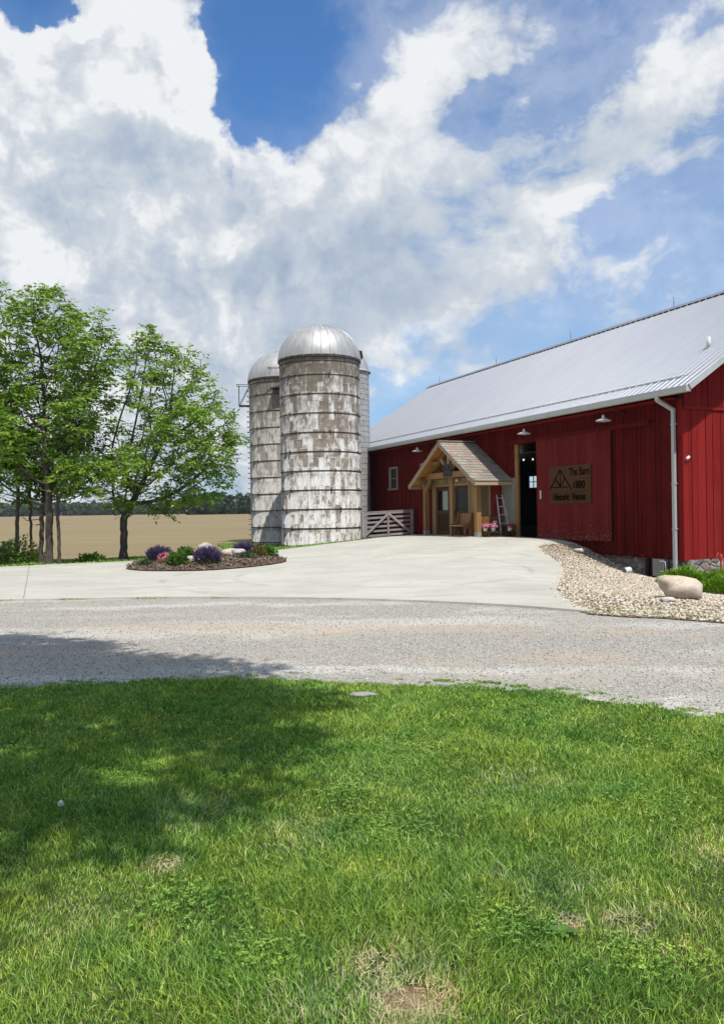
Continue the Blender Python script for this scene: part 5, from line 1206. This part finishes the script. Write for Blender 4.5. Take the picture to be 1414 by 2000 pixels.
def px2w(px,y,Y,s=1): # builder's tool for sizing: photo position to metres at a given distance
    return ((px-707)/1540*Y,1.6+(997+ (707-px)*.0155-y)/1540*Y)
def lobes_at(Y,lst,depth=1.0):
    o=[]
    for px,y,rx,ry,dy in lst: X,Z=px2w(px,y,Y); k=Y/1540; o.append((X,Y+dy,Z,rx*k,max(.5,(rx+ry)/2*k*depth),ry*k))
    return o
bz=lambda x,y: hz(x,y)-.06
# right hand ash with forked trunk
Yb=28.0; X,_=px2w(240,1092,Yb); X2,Z2=px2w(243,1015,Yb)
make_tree('ash_tree',(X,Yb,bz(X,Yb)),[(X2,Yb,Z2)],lobes_at(Yb,[(308,800,62,85,0),(380,850,85,80,-.5),(282,735,48,80,.3),(268,668,14,30,.2),(305,665,18,30,.2),(352,725,55,60,.2),(255,900,65,60,.3),(435,870,42,55,0),(222,870,35,60,.5),(355,955,75,42,.2),(235,975,45,30,-.3),(410,780,38,45,.2),(465,855,14,22,0),(300,905,60,60,-1),(400,930,50,45,.5),(262,955,45,38,.5),(330,990,45,18,.4)]),'forked leafy tree standing alone nearest the silos',natt=1150,step=.16,kill=.2,seed=3,r0=.14,spr=4,ll=.165,maxleafr=.019)
Ya=26.2; X,_=px2w(95,1100,Ya); X2,Z2=px2w(97,965,Ya)
make_tree('ash_tree',(X,Ya,bz(X,Ya)),[(X2,Ya,Z2)],lobes_at(Ya,[(100,625,75,62,0),(170,690,62,90,0),(60,740,95,90,.5),(165,800,42,80,-.3),(90,860,85,70,.4),(215,625,24,30,0),(15,640,55,80,.2),(8,560,10,26,0),(-50,760,75,130,.3),(95,570,40,26,.3),(30,850,70,60,-1),(130,770,80,80,1),(205,720,30,60,.2),(60,935,50,40,.8),(185,925,45,45,.5),(35,905,60,50,-.4),(150,970,40,25,.3),(15,975,40,25,-.3)]),'tallest leafy tree of the clump at the left edge',natt=1450,step=.17,kill=.21,seed=5,r0=.135,spr=4,ll=.17,maxleafr=.019)
def slim(px,py,Y,top,lob,label,seed,r0,natt=160,bark='bark',leaf='leaf',name='young_tree'):
    X,_=px2w(px,py,Y); X2,Z2=px2w(px+random.uniform(-6,6),top,Y)
    return make_tree(name,(X,Y,bz(X,Y)),[(X2,Y+.1,Z2)],lobes_at(Y,lob),label,natt=natt,step=.17,kill=.22,seed=seed,r0=r0,spr=5,ll=.165,bark=bark,leaf=leaf,group='slender trees in the clump at the left edge',maxleafr=.02)
slim(32,1100,26.6,960,[(10,860,60,70,0),(50,900,45,50,0),(20,780,50,50,0),(10,965,40,35,0)],'slender tree with the left most trunk in view',11,.07,300)
slim(62,1100,26.9,965,[(60,900,40,50,0),(80,850,40,50,.3)],'very thin tree just left of the tall tree',12,.05,130)
slim(116,1098,26.0,960,[(150,930,45,50,0),(125,880,40,45,.2),(175,970,40,32,.3),(140,985,30,30,-.2)],'slender leaning tree just right of the tall tree',13,.062,260)
slim(80,1099,26.7,985,[(60,1000,40,40,.3),(70,940,60,50,.8),(130,850,50,60,1)],'dark double trunk sapling tight against the tall tree',14,.085,200,leaf='leaf2')
slim(-45,1102,26.0,930,[(-50,850,70,90,0),(-70,700,60,90,0),(-20,930,50,50,0)],'slender tree just beyond the left edge of the photo',15,.08,300)
def brush(px,py,Y,r,h,label,mt='leaf2',n=900):
    X,_=px2w(px,py,Y); t=empty('brush',(X,Y,bz(X,Y)),0,label,'bush','undergrowth at the field edge'); leafcloud('leaves',M[mt],t,r,h,n,.12); 
    s=MB()
    for k in range(6): a=k*1.1; s.tube([(0,0,0),(r*.3*math.cos(a),r*.3*math.sin(a),h*.8)],.008,5)
    s.build('stems',M['bark'],t)
brush(12,1095,26.4,.55,.75,'low brush at the foot of the left most trunk',n=900); brush(60,1098,26.9,.45,.45,'small brush between the thin trunks of the left clump',n=400)
brush(176,1098,27.2,.42,.27,'low rounded weed clump between the two large trees',n=520); brush(40,1070,28.0,.8,.9,'sparse sapling brush behind the left clump',n=420)
# the tree behind the camera whose shade falls on the lawn
sh=[(-4.9,8.4,1.3),(-3.9,9.0,1.2),(-2.6,8.5,1.0),(-2.4,7.8,1.0),(-1.3,7.1,.7),(-.95,4.35,.4),(-1.5,3.55,.55),(-1.75,2.95,.5),(-2.3,2.6,.6),(-.7,5.3,.4),(-1.9,4.3,.8),(-2.9,3.4,.9),(-4.4,9.3,1.5),(-1.9,7.7,1.1),(-.9,6.6,.6),(-3.6,8.2,1.7),(-3.0,6.3,1.9),(-2.9,4.9,1.6),(-1.5,6.5,1.0),(-5.4,7.2,2.0),(-4.6,4.6,1.5),(-2.3,3.7,.75),(-5.4,9.2,1.4),(-1.0,5.6,.55),(-2.0,7.3,1.1),(-7.5,8.6,2),(-7,5.5,2),(-1.35,4.6,.5)]
lb=[]
for i,(x,y,r_) in enumerate(sh):
    z=8.9+(i%3)*.7; lb.append((x+z*SV.x/SV.z,y+z*SV.y/SV.z,z,r_*.85,r_*.85,r_*.5))
make_tree('maple_tree',(-3.2,-1.6,bz(-3.2,-1.6)),[(-3.0,-1.3,2.2),(-2.4,.3,6.2)],lb,'large leafy tree behind the camera that shades the left of the lawn',natt=2800,step=.25,kill=.3,seed=21,r0=.3,spr=8,ll=.22,maxleafr=.024)

# ------------------------------------------------------------ far woods
def wood_mass(name,x0,x1,Y,hmin,hmax,label,n,depth=14):
    Vs=[];Fs=[];T_=[];b=0
    for i in range(n):
        x=x0+(x1-x0)*(i+rng.random())/n; y=Y+rng.uniform(0,depth); h=rng.uniform(hmin,hmax); z0=hz(x,y); r=h*rng.uniform(.32,.5)
        m=520; P=rng.normal(0,1,(m,3)); P/=np.linalg.norm(P,axis=1)[:,None]; rad=1+.25*np.sin(P[:,0]*5+i)*np.sin(P[:,2]*6+i*2)
        Q=P*rad[:,None]*np.array([r,r*.8,h*.5]); Q[:,2]+=h*.5+z0; Q[:,0]+=x; Q[:,1]+=y; D=P+rng.normal(0,.5,(m,3)); D/=np.linalg.norm(D,axis=1)[:,None]; S=np.cross(D,rng.normal(0,1,(m,3))); S/=np.linalg.norm(S,axis=1)[:,None]
        l=h*.11*rng.uniform(.6,1.3,m)[:,None]; U_=np.cross(D,S); V=np.stack([Q-S*l-U_*l*.7,Q+S*l-U_*l*.5,Q+S*l*.7+U_*l,Q-S*l*.8+U_*l*.7],1).reshape(-1,3)
        Vs.append(V); Fs.append(np.arange(m*4).reshape(-1,4)+b); b+=m*4; T_.append(rng.random(m)*.7+.3*rng.random())
    o=np_mesh(name,np.concatenate(Vs),np.concatenate(Fs),M['farleaf'],np.concatenate(T_)); return tag(o,label,'woodland',kind='stuff')
wood_mass('woodland',-74,-20,330,6.5,9.0,'dark green woods at the near end of the field beside the silos',30)
wood_mass('far_woodland',-420,-95,560,7,9.5,'paler far line of woods across the field behind the leafy trees',150,20)
wood_mass('far_woodland',-95,330,640,9,13,'far line of woods beyond the silos and the barn',90,20)

# ------------------------------------------------------------ thin air over the fields
hb=MB(); hb.box(-1800,1800,-400,2400,-2.2,16); hm=bpy.data.materials.new('thin_haze'); hm.use_nodes=True; t=NT(hm.node_tree); t.n.clear()
pv=t.new('ShaderNodeVolumePrincipled'); pv.inputs['Density'].default_value=.00012; pv.inputs['Color'].default_value=(.86,.92,1,1); pv.inputs['Anisotropy'].default_value=.0
oo=t.new('ShaderNodeOutputMaterial'); t.l.new(pv.outputs[0],oo.inputs['Volume'])
o=hb.build('haze',hm); tag(o,'thin pale haze that softens the far woods','haze',kind='stuff')
